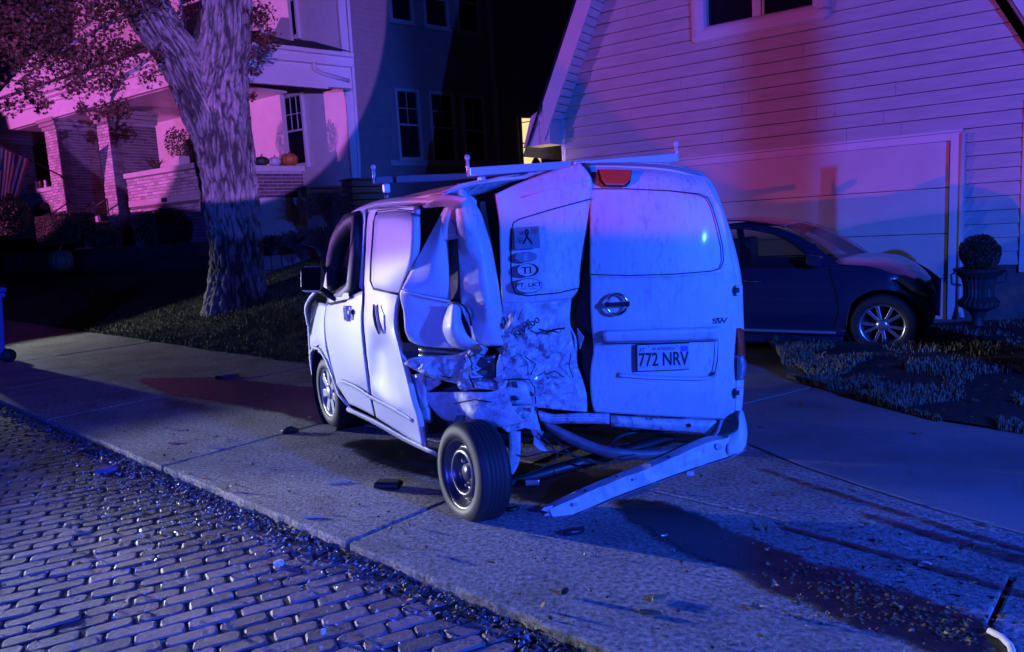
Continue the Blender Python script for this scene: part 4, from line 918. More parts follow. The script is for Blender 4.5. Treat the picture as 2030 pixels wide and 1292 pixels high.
# ---- right rear door
RD = [[(1166, 326, -.09), (1230, 327, -.08), (1320, 334, -.08), (1396, 348, -.10)],
      [(1171, 345, -.02), (1235, 345, -.01), (1325, 350, -.01), (1408, 366, -.05)],
      [(1172, 368, .015), (1240, 368, .02), (1330, 374, .02), (1420, 392, -.01)],
      [(1170, 400, .02), (1240, 400, .035), (1340, 405, .035), (1434, 420, .0)],
      [(1169, 470, .03), (1245, 470, .055), (1350, 472, .05), (1447, 480, .01)],
      [(1169, 540, .04), (1250, 543, .07), (1355, 540, .065), (1457, 530, .015)],
      [(1170, 552, .04), (1250, 553, .066), (1355, 551, .06), (1459, 545, .015)],
      [(1170, 600, .035), (1250, 600, .06), (1360, 598, .055), (1466, 592, .01)],
      [(1172, 645, .02), (1252, 648, .055), (1360, 646, .05), (1467, 640, .01)],
      [(1176, 690, .0), (1240, 690, .045), (1360, 688, .045), (1464, 690, .01)],
      [(1170, 740, .02), (1250, 745, .045), (1360, 745, .045), (1460, 745, .01)],
      [(1172, 790, .02), (1252, 790, .035), (1362, 792, .035), (1457, 795, .01)],
      [(1178, 817, .0), (1260, 822, .015), (1366, 828, .015), (1455, 832, .0)]]
sheet('right_rear_door', [px(R_, r) for r in RD], M_vdirt, van, 5, 9, dirn=VR.n, thick=.035, crump=.0025, cs=2.2, seed=5)
MB().tube(px(R_, [(1171, 374, .022), (1240, 374, .03), (1330, 378, .03), (1385, 384, .024), (1403, 392, .018), (1412, 410, .02), (1424, 450, .03), (1433, 490, .035), (1434, 518, .04), (1428, 532, .045), (1412, 537, .055), (1340, 543, .071), (1250, 546, .074), (1171, 544, .045)]), .0032, 6).build('window_outline', M_seal, van, True)
# dent at the left edge, number plate recess (raised lip above, deep panel below)
sheet('handle_bar', [px(R_, [(1196, 655, .05), (1300, 651, .07), (1424, 647, .045)]), px(R_, [(1194, 662, .075), (1300, 658, .095), (1426, 654, .07)]), px(R_, [(1196, 678, .06), (1300, 677, .075), (1424, 673, .05)])], M_vdirt, van, 3, 6, dirn=VR.n, thick=.01)
MB().tube(px(R_, [(1200, 655, .052), (1192, 668, .052), (1196, 681, .058), (1300, 680, .072), (1424, 675, .048), (1422, 715, .05), (1418, 735, .05), (1405, 748, .052), (1370, 751, .055), (1300, 749, .055), (1240, 743, .05)]), .0032, 6).build('recess_line', M_seal, van, True)
sheet('recess_shadow_step', [px(R_, [(1225, 738, .05), (1300, 744, .058), (1400, 745, .052), (1416, 735, .05)]), px(R_, [(1228, 746, .065), (1300, 751, .07), (1403, 752, .065), (1422, 738, .062)])], M_vdirt, van, 2, 5, dirn=VR.n, thick=.008)
# plate
pl = empty('number_plate', R_(1316, 707, .07), parent=van)
pu0, pz0 = VR.uz(1264, 733, .08); pu1, pz1 = VR.uz(1367, 682, .08)
M_plate = mat('plate_blue_white', (.50, .53, .66), .3, var=.12, vscale=25, coat=.3)
xd, yd = (R_(1367, 680, .08) - R_(1266, 684, .08)).normalized(), (R_(1264, 683, .08) - R_(1262, 733, .08)).normalized()
yd = (yd - xd * yd.dot(xd)).normalized(); zd = xd.cross(yd); pc_ = R_(1315, 708, .078)
hw, hh = (R_(1367, 705, .08) - R_(1264, 708, .08)).length / 2, (R_(1315, 682, .08) - R_(1315, 733, .08)).length / 2
bevel(MB().box(pc_, xd * hw, yd * hh, zd * .002).build('plate_sheet', M_plate, pl), .004)
bevel(MB().box(pc_ - zd * .006 + xd * -.004, xd * (hw + .006), yd * (hh + .005), zd * .003).build('plate_frame', M_seal, pl), .004)
text('plate_state', '\u2022KANSAS\u2022', pc_ + yd * (hh * .56) + zd * .003, xd, yd, hh * .26, M_ink, pl, .0006, 1.15)
text('plate_serial', '772 NRV', pc_ - yd * (hh * .62) + zd * .003, xd, yd, hh * 1.02, M_ink, pl, .0008, .70, bold=.018)
text('plate_month', 'AT', pc_ + yd * (hh * .5) - xd * hw * .82 + zd * .003, xd, yd, hh * .30, M_ink, pl, .0006, .8)
bevel(MB().box(pc_ + yd * hh * .62 + xd * hw * .8 + zd * .002, xd * hw * .14, yd * hh * .2, zd * .0008).build('tax_sticker', mat('sticker_blue', (.10, .14, .45), .5), pl), .001)
for sx in (-1, 1): MB().lathe(pc_ + xd * hw * .55 * sx + yd * hh * .88 + zd * .002, zd, [(.006, 0), (.005, .003), (.001, .004)], 10).build('plate_screw', M_bare, pl)
# emblem: ring with a bar
ec = R_(1223, 603, .085)
em = MB(); ring = []; 
em.lathe(ec, zd, [(.047, 0), (.052, .007), (.058, .009), (.063, .006), (.065, 0), (.047, 0)], 40, ref=xd).build('badge_ring', M_chrome, van, True)
bevel(MB().box(ec + zd * .008, xd * .070, yd * .014, zd * .006).build('badge_bar', M_chrome, van), .004)
text('badge_lettering', 'NISSAN', ec + zd * .0155 - yd * .008, xd, yd, .015, M_ink, van, .0008, 1.25)
text('trim_lettering', 'SV', R_(1430, 640, .05), xd, yd, .030, M_chrome, van, .003, 1.5, bold=.02)
# model lettering on the bent door, tilted
t0, t1 = R_(1018, 668, .115), R_(1070, 631, .115); td = (t1 - t0).normalized(); tu = (Vector((0, 0, 1)) - td * td.z).normalized()
text('model_lettering', 'NV200', (t0 + t1) / 2 - tu * .014, td, tu, .030, M_ink, van, .004, 1.35, bold=.02)
# high brake light
bl = px(R_, [(1186, 339, .02), (1250, 340, .02), (1246, 360, .04), (1238, 368, .04), (1200, 367, .04), (1191, 357, .04)])
o = mesh('high_brake_light', [p + Vector((0, -.012, 0)) for p in bl], [tuple(range(6))], M_redl, van); solid(o, .03); bevel(o, .004)
o2 = px(R_, [(1183, 336, .02), (1253, 337, .02), (1249, 362, .04), (1240, 371, .04), (1198, 370, .04), (1188, 358, .04)])
mesh('brake_light_surround', [p + Vector((0, -.004, 0)) for p in o2], [tuple(range(6))], M_seal, van); solid(van.children[-1], .02)
for x0 in (1198, 1232):
    MB().lathe(R_(x0 + 2, 350, .052), Vector((0, -1, 0)), [(.012, 0), (.008, .004), (.001, .006)], 12).build('reflector_spot', mat('amber_spot', (.9, .35, .06), .2), o, True)
# right rear corner: pillar, tail light, hinges
sheet('corner_pillar', [px(R_, [(1396, 347, -.10), (1408, 366, -.06), (1430, 420, -.02), (1452, 500, -.01), (1463, 560, -.01), (1467, 620, -.01), (1465, 700, -.01), (1461, 790, -.01), (1460, 835, -.01)]),
                        px(R_, [(1404, 352, -.16), (1418, 372, -.12), (1438, 425, -.08), (1460, 500, -.06), (1471, 560, -.06), (1474, 620, -.06), (1476, 700, -.06), (1474, 780, -.06), (1470, 822, -.06)])], M_van, van, 3, 4, dirn=VR.n, thick=.02)
for y in (575, 778):
    bevel(MB().box(R_(1464, y, .02), xd * .018, zd * .018, yd * .028).build('hinge', M_van, van), .004)
    MB().box(R_(1462, y, .036), xd * .010, zd * .004, yd * .014).build('hinge_pin', M_seal, van)
tlr = [[(1462, 650, .02), (1470, 650, .0), (1475, 655, -.05)], [(1463, 680, .03), (1473, 680, .02), (1477, 680, -.05)], [(1461, 705, .03), (1472, 705, .03), (1478, 708, -.05)]]
sheet('tail_light', [px(R_, r) for r in tlr], M_redl, van, 4, 4, dirn=VR.n, thick=.02)
sheet('reverse_light', [px(R_, r) for r in [[(1461, 707, .03), (1472, 707, .04), (1479, 712, -.03)], [(1461, 728, .03), (1474, 728, .05), (1481, 728, -.03)], [(1460, 752, .02), (1470, 754, .03), (1477, 748, -.03)]]], mat('clear_lens', (.35, .36, .45), .08, coat=1, var=.4, vscale=40, bump=.006, bscale=70), van, 4, 4, dirn=VR.n, thick=.02)
# rear roof lip and rear roof
sheet('rear_roof_lip', [px(R_, [(1150, 322, -.25), (1240, 322, -.25), (1330, 328, -.25), (1392, 342, -.25)]), px(R_, [(1158, 323, -.16), (1240, 324, -.15), (1330, 331, -.15), (1398, 347, -.16)]), px(R_, [(1166, 328, -.07), (1240, 329, -.06), (1330, 336, -.06), (1404, 356, -.09)])], M_van, van, 4, 5, dirn=Vector((0, -.3, 1)), thick=.015)
A_, B_ = [VP(-2.35, WV * w, 1.74 + .09 * (1 - abs(2 * w - 1) ** 3)) for w in (0.0, .3, .7, 1)], px(R_, [(975, 372, -.2), (1090, 338, -.2), (1290, 323, -.26), (1396, 344, -.22)])
sheet('rear_roof_skin', [A_, [a.lerp(b, .5) + Vector((0, 0, -.03)) for a, b in zip(A_, B_)], B_], M_vlow, van, 6, 6, dirn=Vector((0, 0, 1)), thick=.01, crump=.015, cs=4, seed=7)
# ---- under the doors: sill beam, bumper beam, hanging bumper
def beam(name, top, bot, fn, m, th=.02, **k):
    mid = [tuple((a + b) / 2 for a, b in zip(p, q)) for p, q in zip(top, bot)]
    mid = [(p[0], p[1], (p[2] if len(p) > 2 else 0) + .02) for p in mid]
    return sheet(name, [px(fn, top), px(fn, mid), px(fn, bot)], m, van, 3, 4, dirn=VR.n, thick=th, **k)
beam('sill_beam', [(1066, 812, .0), (1097, 820, .01), (1150, 818, .01), (1208, 819, .01)], [(1070, 835, .0), (1097, 840, .01), (1150, 840, .01), (1208, 841, .01)], R_, M_vlow, .03, crump=.006, cs=8, seed=1)
for dy in (5, 10, 15):
    MB().tube(px(R_, [(1100, 820 + dy, .04), (1150, 819 + dy, .04), (1206, 820 + dy, .04)]), .003, 5).build('step_rib', M_vlow, van, True)
beam('sill_plate', [(1210, 822, .0), (1300, 828, .0), (1370, 830, .0), (1425, 832, .0)], [(1212, 846, .0), (1300, 853, .0), (1360, 857, .0), (1396, 860, .0)], R_, M_vlow, .02, crump=.003, cs=8, seed=2)
MB().lathe(R_(1366, 843, .028), VR.n, [(.012, 0), (.001, .001)], 14).build('drain_hole', M_dark, van)
beam('bumper_beam', [(1076, 828, .0), (1131, 856, .03), (1185, 879, .06), (1233, 889, .08), (1310, 890, .06), (1395, 868, .02)], [(1081, 850, .0), (1131, 882, .03), (1185, 902, .06), (1233, 912, .08), (1310, 908, .06), (1400, 880, .02)], R_, mat('rusty_beam', (.16, .15, .17), .5, metal=.3, var=.4, vscale=14, bump=.003, bscale=40), .03, crump=.004, cs=7)
# hanging bumper: channel section from the right corner down to the ground
def bmp(x, y, f, o=0):
    """f 0 = torn end on the ground, 1 = right corner"""
    Yv = 3.80 + .22 * f; return atY(x, y, Yv - o)
top = [(1076, 1004, 0), (1140, 974, .16), (1199, 948, .3), (1289, 914, .53), (1391, 868, .78), (1440, 862, .9), (1464, 851, 1)]
lip = [(1090, 1009, 0), (1145, 985, .16), (1204, 959, .3), (1294, 924, .53), (1396, 880, .78), (1440, 868, .9), (1466, 856, 1)]
bot = [(1107, 1034, 0), (1165, 1010, .16), (1222, 986, .3), (1312, 952, .53), (1400, 921, .78), (1443, 908, .9), (1478, 890, 1)]
sheet('hanging_bumper', [[bmp(x, y, f, -.06) for x, y, f in top], [bmp(x, y, f, .02) for x, y, f in lip], [bmp(x + 4, (y + y2) / 2 , f, .025) for (x, y, f), (_, y2, _) in zip(lip, bot)], [bmp(x, y, f, .03) for x, y, f in bot], [bmp(x + 2, y + 2, f, -.03) for x, y, f in bot]], M_vdirt, van, 2, 10, (False, True), dirn=VR.n, thick=.008, crump=.010, cs=6, seed=14, shade=False)
sheet('bumper_corner', [px(R_, [(1440, 862, .10), (1463, 850, .12), (1466, 822, .08), (1470, 812, .02)]), px(R_, [(1441, 888, .14), (1470, 870, .14), (1478, 845, .08), (1474, 816, -.02)]), px(R_, [(1443, 908, .12), (1474, 893, .12), (1482, 860, .02), (1478, 830, -.08)])], M_van, van, 4, 4, dirn=VR.n, thick=.01)
bevel(MB().box(bmp(1368, 938, .72, .03), xd * .02, zd * .008, yd * .012).build('bumper_tab', M_vdirt, van), .003)
MB().tube(px(R_, [(1425, 832, .01), (1418, 852, .01), (1400, 872, .02), (1370, 892, .03), (1320, 915, .04)]), .007, 6).build('bumper_gasket', M_seal, van, True)
sheet('corner_filler', [px(R_, [(1428, 832, .0), (1455, 832, .0), (1464, 826, -.01)]), px(R_, [(1420, 855, .01), (1450, 850, .01), (1462, 845, .0)]), px(R_, [(1396, 876, .04), (1440, 864, .06), (1462, 852, .06)])], M_vdirt, van, 3, 3, dirn=VR.n, thick=.01)
mesh('rear_floor_edge', px(R_, [(1080, 842, -.05), (1400, 862, -.05), (1400, 878, -.6), (1090, 878, -.6)]), [(0, 1, 2, 3)], M_inner, van); solid(van.children[-1], .03)
# axle, strap, spring, cables, exhaust
ax0, ax1 = atY(992, 962, 3.95), atY(1330, 868, 4.35)
bevel(MB().tube([ax0, ax0.lerp(ax1, .5), ax1], .035, 10).build('axle_beam', M_blkp, van, True), .003)
sheet('hanging_strap', [[atY(1008, 855, 3.98), atY(1032, 855, 3.98)], [atY(1010, 895, 3.96), atY(1032, 895, 3.96)], [atY(1006, 918, 3.95), atY(1028, 920, 3.95)], [atY(1003, 938, 3.94), atY(1018, 940, 3.94)]], M_vlow, van, 4, 3, dirn=VR.n, thick=.008)
def cable(pts, r=.005): MB().tube(refine([atY(*p) for p in pts], 6), r, 6).build('torn_cable', M_blk, van, True)
cable([(1065, 858, 3.97), (1090, 880, 3.95), (1105, 905, 3.95), (1080, 925, 3.93), (1040, 940, 3.92)])
cable([(1105, 875, 4.0), (1140, 905, 3.97), (1190, 918, 3.95), (1250, 910, 4.0), (1330, 895, 4.1)], .006)
cable([(1143, 925, 3.9), (1148, 935, 3.88), (1190, 930, 3.88), (1225, 908, 3.92), (1260, 900, 4)], .003)
cable([(1000, 880, 4.0), (1035, 905, 3.95), (1090, 895, 3.95), (1150, 905, 3.96)], .004)
cable([(1210, 880, 4.2), (1235, 862, 4.2), (1290, 853, 4.25), (1340, 852, 4.3)], .012)
cable([(1215, 885, 4.1), (1250, 893, 4.1), (1310, 887, 4.1)], .009)
sheet('torn_liner', [[atY(1060, 862, 4.0), atY(1080, 880, 4.0)], [atY(1058, 880, 3.96), atY(1085, 893, 3.97)], [atY(1070, 893, 3.96), atY(1100, 897, 3.98)]], M_vlow, van, 4, 4, dirn=VR.n, thick=.006, crump=.01, cs=12)
bevel(MB().box(atY(1055, 955, 3.9), xd * .04, zd * .02, yd * .016).build('spring_bracket', M_bare, van), .008)
bevel(MB().box(atY(1000, 965, 3.95), xd * .03, zd * .05, yd * .03).build('brake_backing', M_blkp, van), .01)
# wheels
fwc = VP(0, .02, .292); wheel(van, fwc, VS.n, .292, .19, 'spoke', 7, m_rim=mat('silver_rim', (.6, .6, .62), .3, metal=.7))
wheel(van, VP(0, WV - .02, .292), -VS.n, .292, .19, 'spoke', 7, m_rim=MATS['silver_rim'])
MB().lathe(VP(.0, .01, .33), VS.n, [(.36, 0), (.36, -.30), (.001, -.30)], 24).build('wheel_arch_liner', M_dark, van, True)
sheet('mud_flap', [px(S, [(662, 760, -.05), (676, 768, -.05)]), px(S, [(668, 820, -.06), (684, 822, -.06)])], M_blkp, van, 3, 3, dirn=VS.n, thick=.01)
rc = gnd(909, 938, .275) ; 
rwc = atY(909, 939, 3.88)
axr = (VS.n * 1.0 + Vector((0, 0, .07))).normalized()
wheel(van, rwc, axr, .281, .185, 'steel', 5, m_rim=mat('painted_steel_rim', (.12, .12, .13), .34, metal=.6, var=.2, vscale=20))
# ---- roof rack: three bars with end stops and feet
M_rack = mat('white_rack_bar', (.68, .68, .72), .35, metal=.2)
def rack(u, w0, w1, z, zl=0, zr=0):
    a, b = VP(u, w0, z + zl), VP(u, w1, z + zr); d = (b - a).normalized(); nrm = d.cross(Vector((0, 0, 1))).normalized()
    bevel(MB().box((a + b) / 2, d * ((b - a).length / 2), nrm * .018, Vector((0, 0, .024))).build('rack_bar', M_rack, van), .006)
    for q in (a, b):
        m = MB(); m.tube([q + Vector((0, 0, .0)), q + Vector((0, 0, .085))], [.012, .012], 6); m.lathe(q + Vector((0, 0, .085)) - nrm * .006, nrm, [(.016, 0), (.016, .012), (.007, .012), (.007, 0), (.016, 0)], 12)
        m.build('end_stop', M_bare, van, True)
    for q, w in ((a, 1), (b, -1)):
        f = q + d * .07 * w - Vector((0, 0, .06)); bevel(MB().box(f, d * .02, nrm * .016, Vector((0, 0, .035))).build('rack_foot', M_bare, van), .006)
def rack_px(x0, y0, Y0, x1, y1, Y1, m_, stops=(1, 1), feet=()):
    a, b = atY(x0, y0, Y0), atY(x1, y1, Y1); d = (b - a).normalized(); nrm = d.cross(Vector((0, 0, 1))).normalized()
    bevel(MB().box((a + b) / 2, d * ((b - a).length / 2), nrm * .018, Vector((0, 0, .026))).build('rack_bar', m_, van), .006)
    for q, on in ((a, stops[0]), (b, stops[1])):
        if on:
            m = MB(); m.tube([q - Vector((0, 0, .02)), q + Vector((0, 0, .075))], .012, 6); m.lathe(q + Vector((0, 0, .085)) - nrm * .006, nrm, [(.017, 0), (.017, .012), (.007, .012), (.007, 0), (.017, 0)], 12); m.build('end_stop', M_rack, van, True)
    for (fx, fy, fY) in feet:
        c = atY(fx, fy, fY); bevel(MB().box(c, d * .022, nrm * .016, Vector((0, 0, .030))).build('rack_foot', M_rack, van), .006)
        MB().tube([c - Vector((0, 0, .03)), c - Vector((0, 0, .075))], .016, 8).build('foot_clamp', M_bare, van, True)
rack_px(742, 357, 5.0, 1120, 343, 5.9, mat('shaded_rack_bar', (.10, .09, .10), .5), (1, 0), ((766, 373, 5.0),))  # front bar is unlit: its shade is painted as a dark colour
rack_px(928, 341, 4.45, 1165, 324, 5.2, M_rack, (1, 0), ((955, 360, 4.45),))
rack_px(1135, 330, 4.25, 1341, 312, 4.75, M_rack, (0, 1), ((1318, 325, 4.7),))
# ---- stickers on the bent door
def decal(name, x, y, m, w, hgt, kind='oval', off=.10, rot=0.0):
    c = R_(x, y, off); a = (xd * math.cos(rot) + yd * math.sin(rot)).normalized(); b = (yd * math.cos(rot) - xd * math.sin(rot)).normalized()
    if kind == 'oval': pts = [c + a * (w / 2 * math.cos(t * math.pi / 12)) + b * (hgt / 2 * math.sin(t * math.pi / 12)) for t in range(24)]
    else: pts = [c - a * w / 2 - b * hgt / 2, c + a * w / 2 - b * hgt / 2, c + a * w / 2 + b * hgt / 2, c - a * w / 2 + b * hgt / 2]
    o = MB().prism(pts, zd * .0012).build(name, m, van); return c + zd * .0018, a, b
M_stk = mat('sticker_grey', (.22, .24, .30), .5); M_stkw = mat('sticker_white', (.55, .57, .62), .5)
c, a, b = decal('ribbon_sticker', 1045, 471, M_stk, .135, .118, 'rect', rot=.03)
m = MB(); m.tube([c + a * -.022 - b * .03 + zd * .001, c + a * .004 + b * .012 + zd * .001, c + a * .010 + b * .034 + zd * .001, c + b * .045 + zd * .001, c - a * .008 + b * .034 + zd * .001, c - a * .002 + b * .012 + zd * .001, c + a * .026 - b * .034 + zd * .001], .0045, 6)
m.build('ribbon_loop', M_ink, van, True)
for (du, dv, s) in ((-.040, -.010, 1), (.042, .036, 1.1), (-.030, .026, .7)):
    for k in (0, 1.7, 3.3, 4.8):
        q = c + a * du + b * dv + (a * math.cos(k + .4) + b * math.sin(k + .4)) * .010 * s
        MB().lathe(q, zd, [(.0085 * s, 0), (.0085 * s, .0015), (.0068 * s, .0015), (.0068 * s, 0)], 12).build('butterfly_wing', M_ink, van)
c, a, b = decal('oval_sticker', 1043, 509, M_stk, .120, .058); text('sticker_letters', 'E', c - b * .016, a, b, .030, M_stkw, van, .0008, 1.2)
c, a, b = decal('oval_sticker', 1046, 535, M_ink, .122, .072); c, a, b = decal('oval_sticker', 1044, 535, M_stkw, .100, .064, off=.102); text('sticker_letters', 'TI', c - b * .018, a, b, .036, M_ink, van, .0008, 1.3, bold=.02)
c, a, b = decal('oval_sticker', 1048, 566, M_ink, .146, .082, off=.098); c, a, b = decal('oval_sticker', 1048, 566, M_stkw, .139, .075, off=.1); text('sticker_letters', 'PT. LKT', c - b * .006, a, b, .022, M_ink, van, .0008, 1.35, bold=.02); text('sticker_letters', 'NEW YORK', c - b * .021, a, b, .009, M_ink, van, .0006, 1.35)

def scratch(pts, r=.0028): MB().tube(px(R_, pts), r, 5).build('scrape', M_ink, van)
scratch([(1068, 652, .10), (1085, 657, .10), (1099, 653, .10), (1120, 650, .09)], .005)
scratch([(1080, 661, .095), (1094, 656, .10), (1108, 659, .10)], .004)
scratch([(1036, 612, .09), (1031, 622, .09), (1027, 634, .09)])
scratch([(996, 753, .10), (1022, 751, .11), (1049, 752, .10), (1060, 768, .10), (1062, 800, .08)], .0035)
scratch([(1132, 700, .04), (1128, 726, .05), (1136, 748, .04)], .003)
MB().tube(px(R_, [(998, 628, .06), (1002, 640, .06), (999, 652, .06), (994, 640, .06)]), .006, 5).build('torn_lettering', M_ink, van)
def shred(name, pts, m, th=.004):
    o = mesh(name, px(R_, pts), [tuple(range(len(pts)))], m, van); solid(o, th); return o
shred('metal_shred', [(985, 690, .10), (1002, 684, .15), (996, 706, .12)], M_bare); shred('metal_shred', [(978, 750, .10), (996, 742, .14), (1000, 765, .10)], M_vlow)
shred('metal_shred', [(1052, 850, .06), (1078, 856, .10), (1066, 878, .06)], M_vlow); shred('metal_shred', [(930, 690, .16), (948, 680, .22), (958, 694, .20), (944, 704, .18)], M_bare)
shred('metal_shred', [(915, 735, .2), (932, 722, .26), (936, 742, .22)], M_vlow); shred('metal_shred', [(1145, 650, .0), (1158, 668, .06), (1150, 692, .02)], M_vdirt)
MB().tube([Q(925, 700, .2), Q(936, 720, .24), Q(930, 745, .2), Q(940, 770, .2)], .005, 6).build('torn_cable', M_blk, van, True)

rs = random.Random(33)
for k in range(16):
    x, y = rs.uniform(905, 1080), rs.uniform(686, 850); c = Q(x, y, .14) if x < 985 else R_(x, y, .09); s = rs.uniform(.018, .045); a = rs.uniform(0, 6.28)
    A = xd * math.cos(a) + yd * math.sin(a); B = yd * math.cos(a) - xd * math.sin(a)
    o = mesh('metal_shred', [c - A * s, c + B * s * .5 + zd * .02, c + A * s * .9 + zd * .035, c - B * s * .6 + A * s * .2], [(0, 1, 2, 3)], (M_vlow, M_bare, M_inner)[k % 3], van); solid(o, .002)
for pts in ([(920, 712), (948, 700), (965, 706)], [(930, 752), (960, 748), (985, 757)], [(1003, 812), (1022, 820), (1026, 834), (1040, 826)], [(900, 800), (940, 792), (975, 797)], [(858, 726), (870, 744), (892, 748)], [(1040, 706), (1062, 722), (1052, 742)], [(1080, 742), (1100, 735), (1118, 748)]):
    MB().tube([Q(x, y, .155) if x < 985 else R_(x, y, .085) for x, y in pts], .0035, 5).build('tear_line', M_seal, van)

# details of the hanging bumper: lip line, clips, torn foam end
MB().tube([bmp(x, y - 1, f, .035) for x, y, f in bot], .0035, 6).build('bumper_lower_edge', M_inner, van, True)
for f_, x, y in ((.22, 1160, 972), (.38, 1222, 944), (.62, 1325, 905), (.8, 1398, 880)):
    bevel(MB().box(bmp(x, y, f_, .0), xd * .008, zd * .006, yd * .005).build('bumper_clip', M_blkp, van), .003)
for k, (x, y) in enumerate(((1078, 1006), (1086, 1016), (1096, 1024), (1104, 1033))):
    c = bmp(x, y, 0, .01); mesh('torn_plastic', [c, c + xd * .05 + yd * .012, c + xd * .045 - yd * .03, c - xd * (.015 + .008 * (k % 2)) - yd * .014], [(0, 1, 2, 3)], M_vdirt, van); solid(van.children[-1], .003)
for (x, y, r) in ((1140, 1000, .012), (1260, 950, .009), (1425, 885, .02)):
    MB().lathe(bmp(x, y, (x - 1080) / 385, .052), Vector((0, -1, 0)), [(r, 0), (r * .85, .002), (.001, .0025)], 8).build('bumper_mark', M_vlow, van)
# ================================================================== BRICK HOUSE WITH PORCH
KH = 1.12
def zc(z): return 1.54 + (z - 1.54) * KH
M_bf = face_tint(mat('light_brick', (.54, .46, .44), .8, var=.3, vscale=30, bump=.004, bscale=60), .3)
M_bfo = obj_tint(mat('light_brick_piece', (.54, .46, .44), .8, var=.3, vscale=30, bump=.004, bscale=60), .3)
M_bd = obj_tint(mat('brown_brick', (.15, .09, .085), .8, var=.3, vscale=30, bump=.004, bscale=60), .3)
M_mort = mat('mortar_dark', (.16, .14, .14), .95, var=.2, vscale=20)
M_mortl = mat('mortar_light', (.46, .42, .42), .95, var=.2, vscale=20)
M_stuc = mat('stucco', (.60, .54, .50), .85, var=.08, vscale=4, bump=.004, bscale=120)
M_stone = mat('cap_stone', (.55, .50, .48), .7, var=.12, vscale=8)
M_wood = mat('porch_wood', (.26, .15, .08), .6, var=.3, vscale=6, stretch=(1, 1, 8))
M_wtrim = mat('house_trim', (.66, .62, .62), .45, var=.06, vscale=6)
cx_, cy_ = -6.588 * KH, 16.5 * KH
HF = Pl((cx_, cy_), (-.82, .57)); HS = Pl((-4.408 * KH, 16.5 * KH), (.766, .643)); HW = Pl((-3.663 * KH, 18.5 * KH), (-.82, .57)); HD = Pl((-3.663 * KH, 18.5 * KH), (.766, .643))
hs = empty('brick_house', HF.P(2, 1.4, -2), 'two storey house with brick porch pillars, white entablature and pumpkins on the porch wall', 'house')
BH, BLn = .082, .235
def brickwork(P, u0, u1, z0, z1, off, m, mm, as_parts=False, depth=.05, name='brick', core=True, taper=0):
    """running bond on a plane; proud bricks over a mortar bed"""
    if u0 > u1: u0, u1 = u1, u0
    if core: MB().pbox(P, u0, u1, z0, z1, off - .30, off).build('mortar_bed', mm, hs)
    rows = int((z1 - z0) / BH); rs = random.Random(int(u0 * 97 + z0 * 31)); V, Fc, T = [], [], []
    proto = {}
    for r in range(rows):
        za = z0 + r * BH + .007; zb_ = z0 + (r + 1) * BH - .007; u = u0 - (BLn / 2 if r % 2 else 0)
        while u < u1 - .02:
            a, b = max(u, u0) + .006, min(u + BLn, u1) - .006
            if b - a > .03:
                pr_ = .008 + rs.uniform(0, .006)
                if as_parts:
                    key = (round(b - a, 3), rs.randrange(2))
                    if key not in proto:
                        L = b - a; mb = MB(); mb.box(Vector((0, 0, 0)), P.d * L / 2, P.n * .012, Vector((0, 0, (zb_ - za) / 2)))
                        me = bpy.data.meshes.new('brick'); me.from_pydata([tuple(v) for v in mb.v], [], mb.f); me.materials.append(m); me.update(); proto[key] = me
                    o = bpy.data.objects.new('brick', proto[key]); COL.objects.link(o); o.parent = hs
                    o.location = P.P((a + b) / 2, (za + zb_) / 2, off + pr_ - .008) - hs.location
                else:
                    mb = MB(); mb.pbox(P, a, b, za, zb_, off - .01, off + pr_); k = len(V); V += mb.v; Fc += [tuple(k + i for i in f) for f in mb.f]; T += [rs.random()] * 6
            u += BLn
    if V:
        o = mesh('brick_courses', V, Fc, m, hs); o['kind'] = 'stuff'
        at = o.data.attributes.new('tint', 'FLOAT', 'FACE'); at.data.foreach_set('value', T)
def uzs(P, x, y, off=0): a = P.uz(x, y, off); return a
# right parapet wall R between pillar 2 and the corner
uA, zTop = HF.uz(252, 352); uA = 3.05 * KH; zTop = zc(3.22); zBase = zc(1.35); zBand = zc(2.62)
brickwork(HF, -.25, uA, zBase - .3, zBand - .09, 0, M_bf, M_mort)
brickwork(HF, -.25, uA, zBand + .07, zTop, 0, M_bfo, M_mort, True)
bevel(MB().pbox(HF, -.25, uA, zBand - .09, zBand + .07, -.25, .03).build('stone_band', M_stone, hs), .008)
bevel(MB().pbox(HF, -.3, uA + .04, zTop, zTop + .13, -.34, .06).build('parapet_cap', M_stone, hs), .012)
bevel(MB().pbox(HF, 1.55, 1.8, zBand - .06, zBand + .05, .03, .045).build('vent_plate', M_dark, hs), .004)
# pillars
def pillar(u0, u1, z0, z1, dep=1.15, corbel=True):
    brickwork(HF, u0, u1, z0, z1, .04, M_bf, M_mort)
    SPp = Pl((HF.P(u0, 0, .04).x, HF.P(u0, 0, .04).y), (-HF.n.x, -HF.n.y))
    brickwork(SPp, .0, dep, z0, z1, .0, mat('painted_shade_brick', (.2, .15, .15), .85, var=.3, vscale=30, bump=.004, bscale=60), M_mortl, core=False)  # pillar side: darker copy of the brick, its shade painted in
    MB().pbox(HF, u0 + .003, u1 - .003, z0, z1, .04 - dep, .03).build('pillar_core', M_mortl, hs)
    if corbel:
        for k in range(3):
            e = .05 + .05 * k
            bevel(MB().pbox(HF, u0 - e, u1 + e, z1 + k * .11, z1 + k * .11 + .105, -dep, .04 + e).build('corbel_course', M_bf, hs), .006)
face_tint(MATS['painted_shade_brick'] if 'painted_shade_brick' in MATS else mat('painted_shade_brick', (.2, .15, .15), .85, var=.3, vscale=30, bump=.004, bscale=60), .3)
p2a, p2b = 3.51 * KH, 4.05 * KH; p1a, p1b = 6.1 * KH, 6.75 * KH
zP = zc(4.72)
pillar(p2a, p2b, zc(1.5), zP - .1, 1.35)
pillar(p1a, p1b, zc(2.2), zP + .05, 1.15)
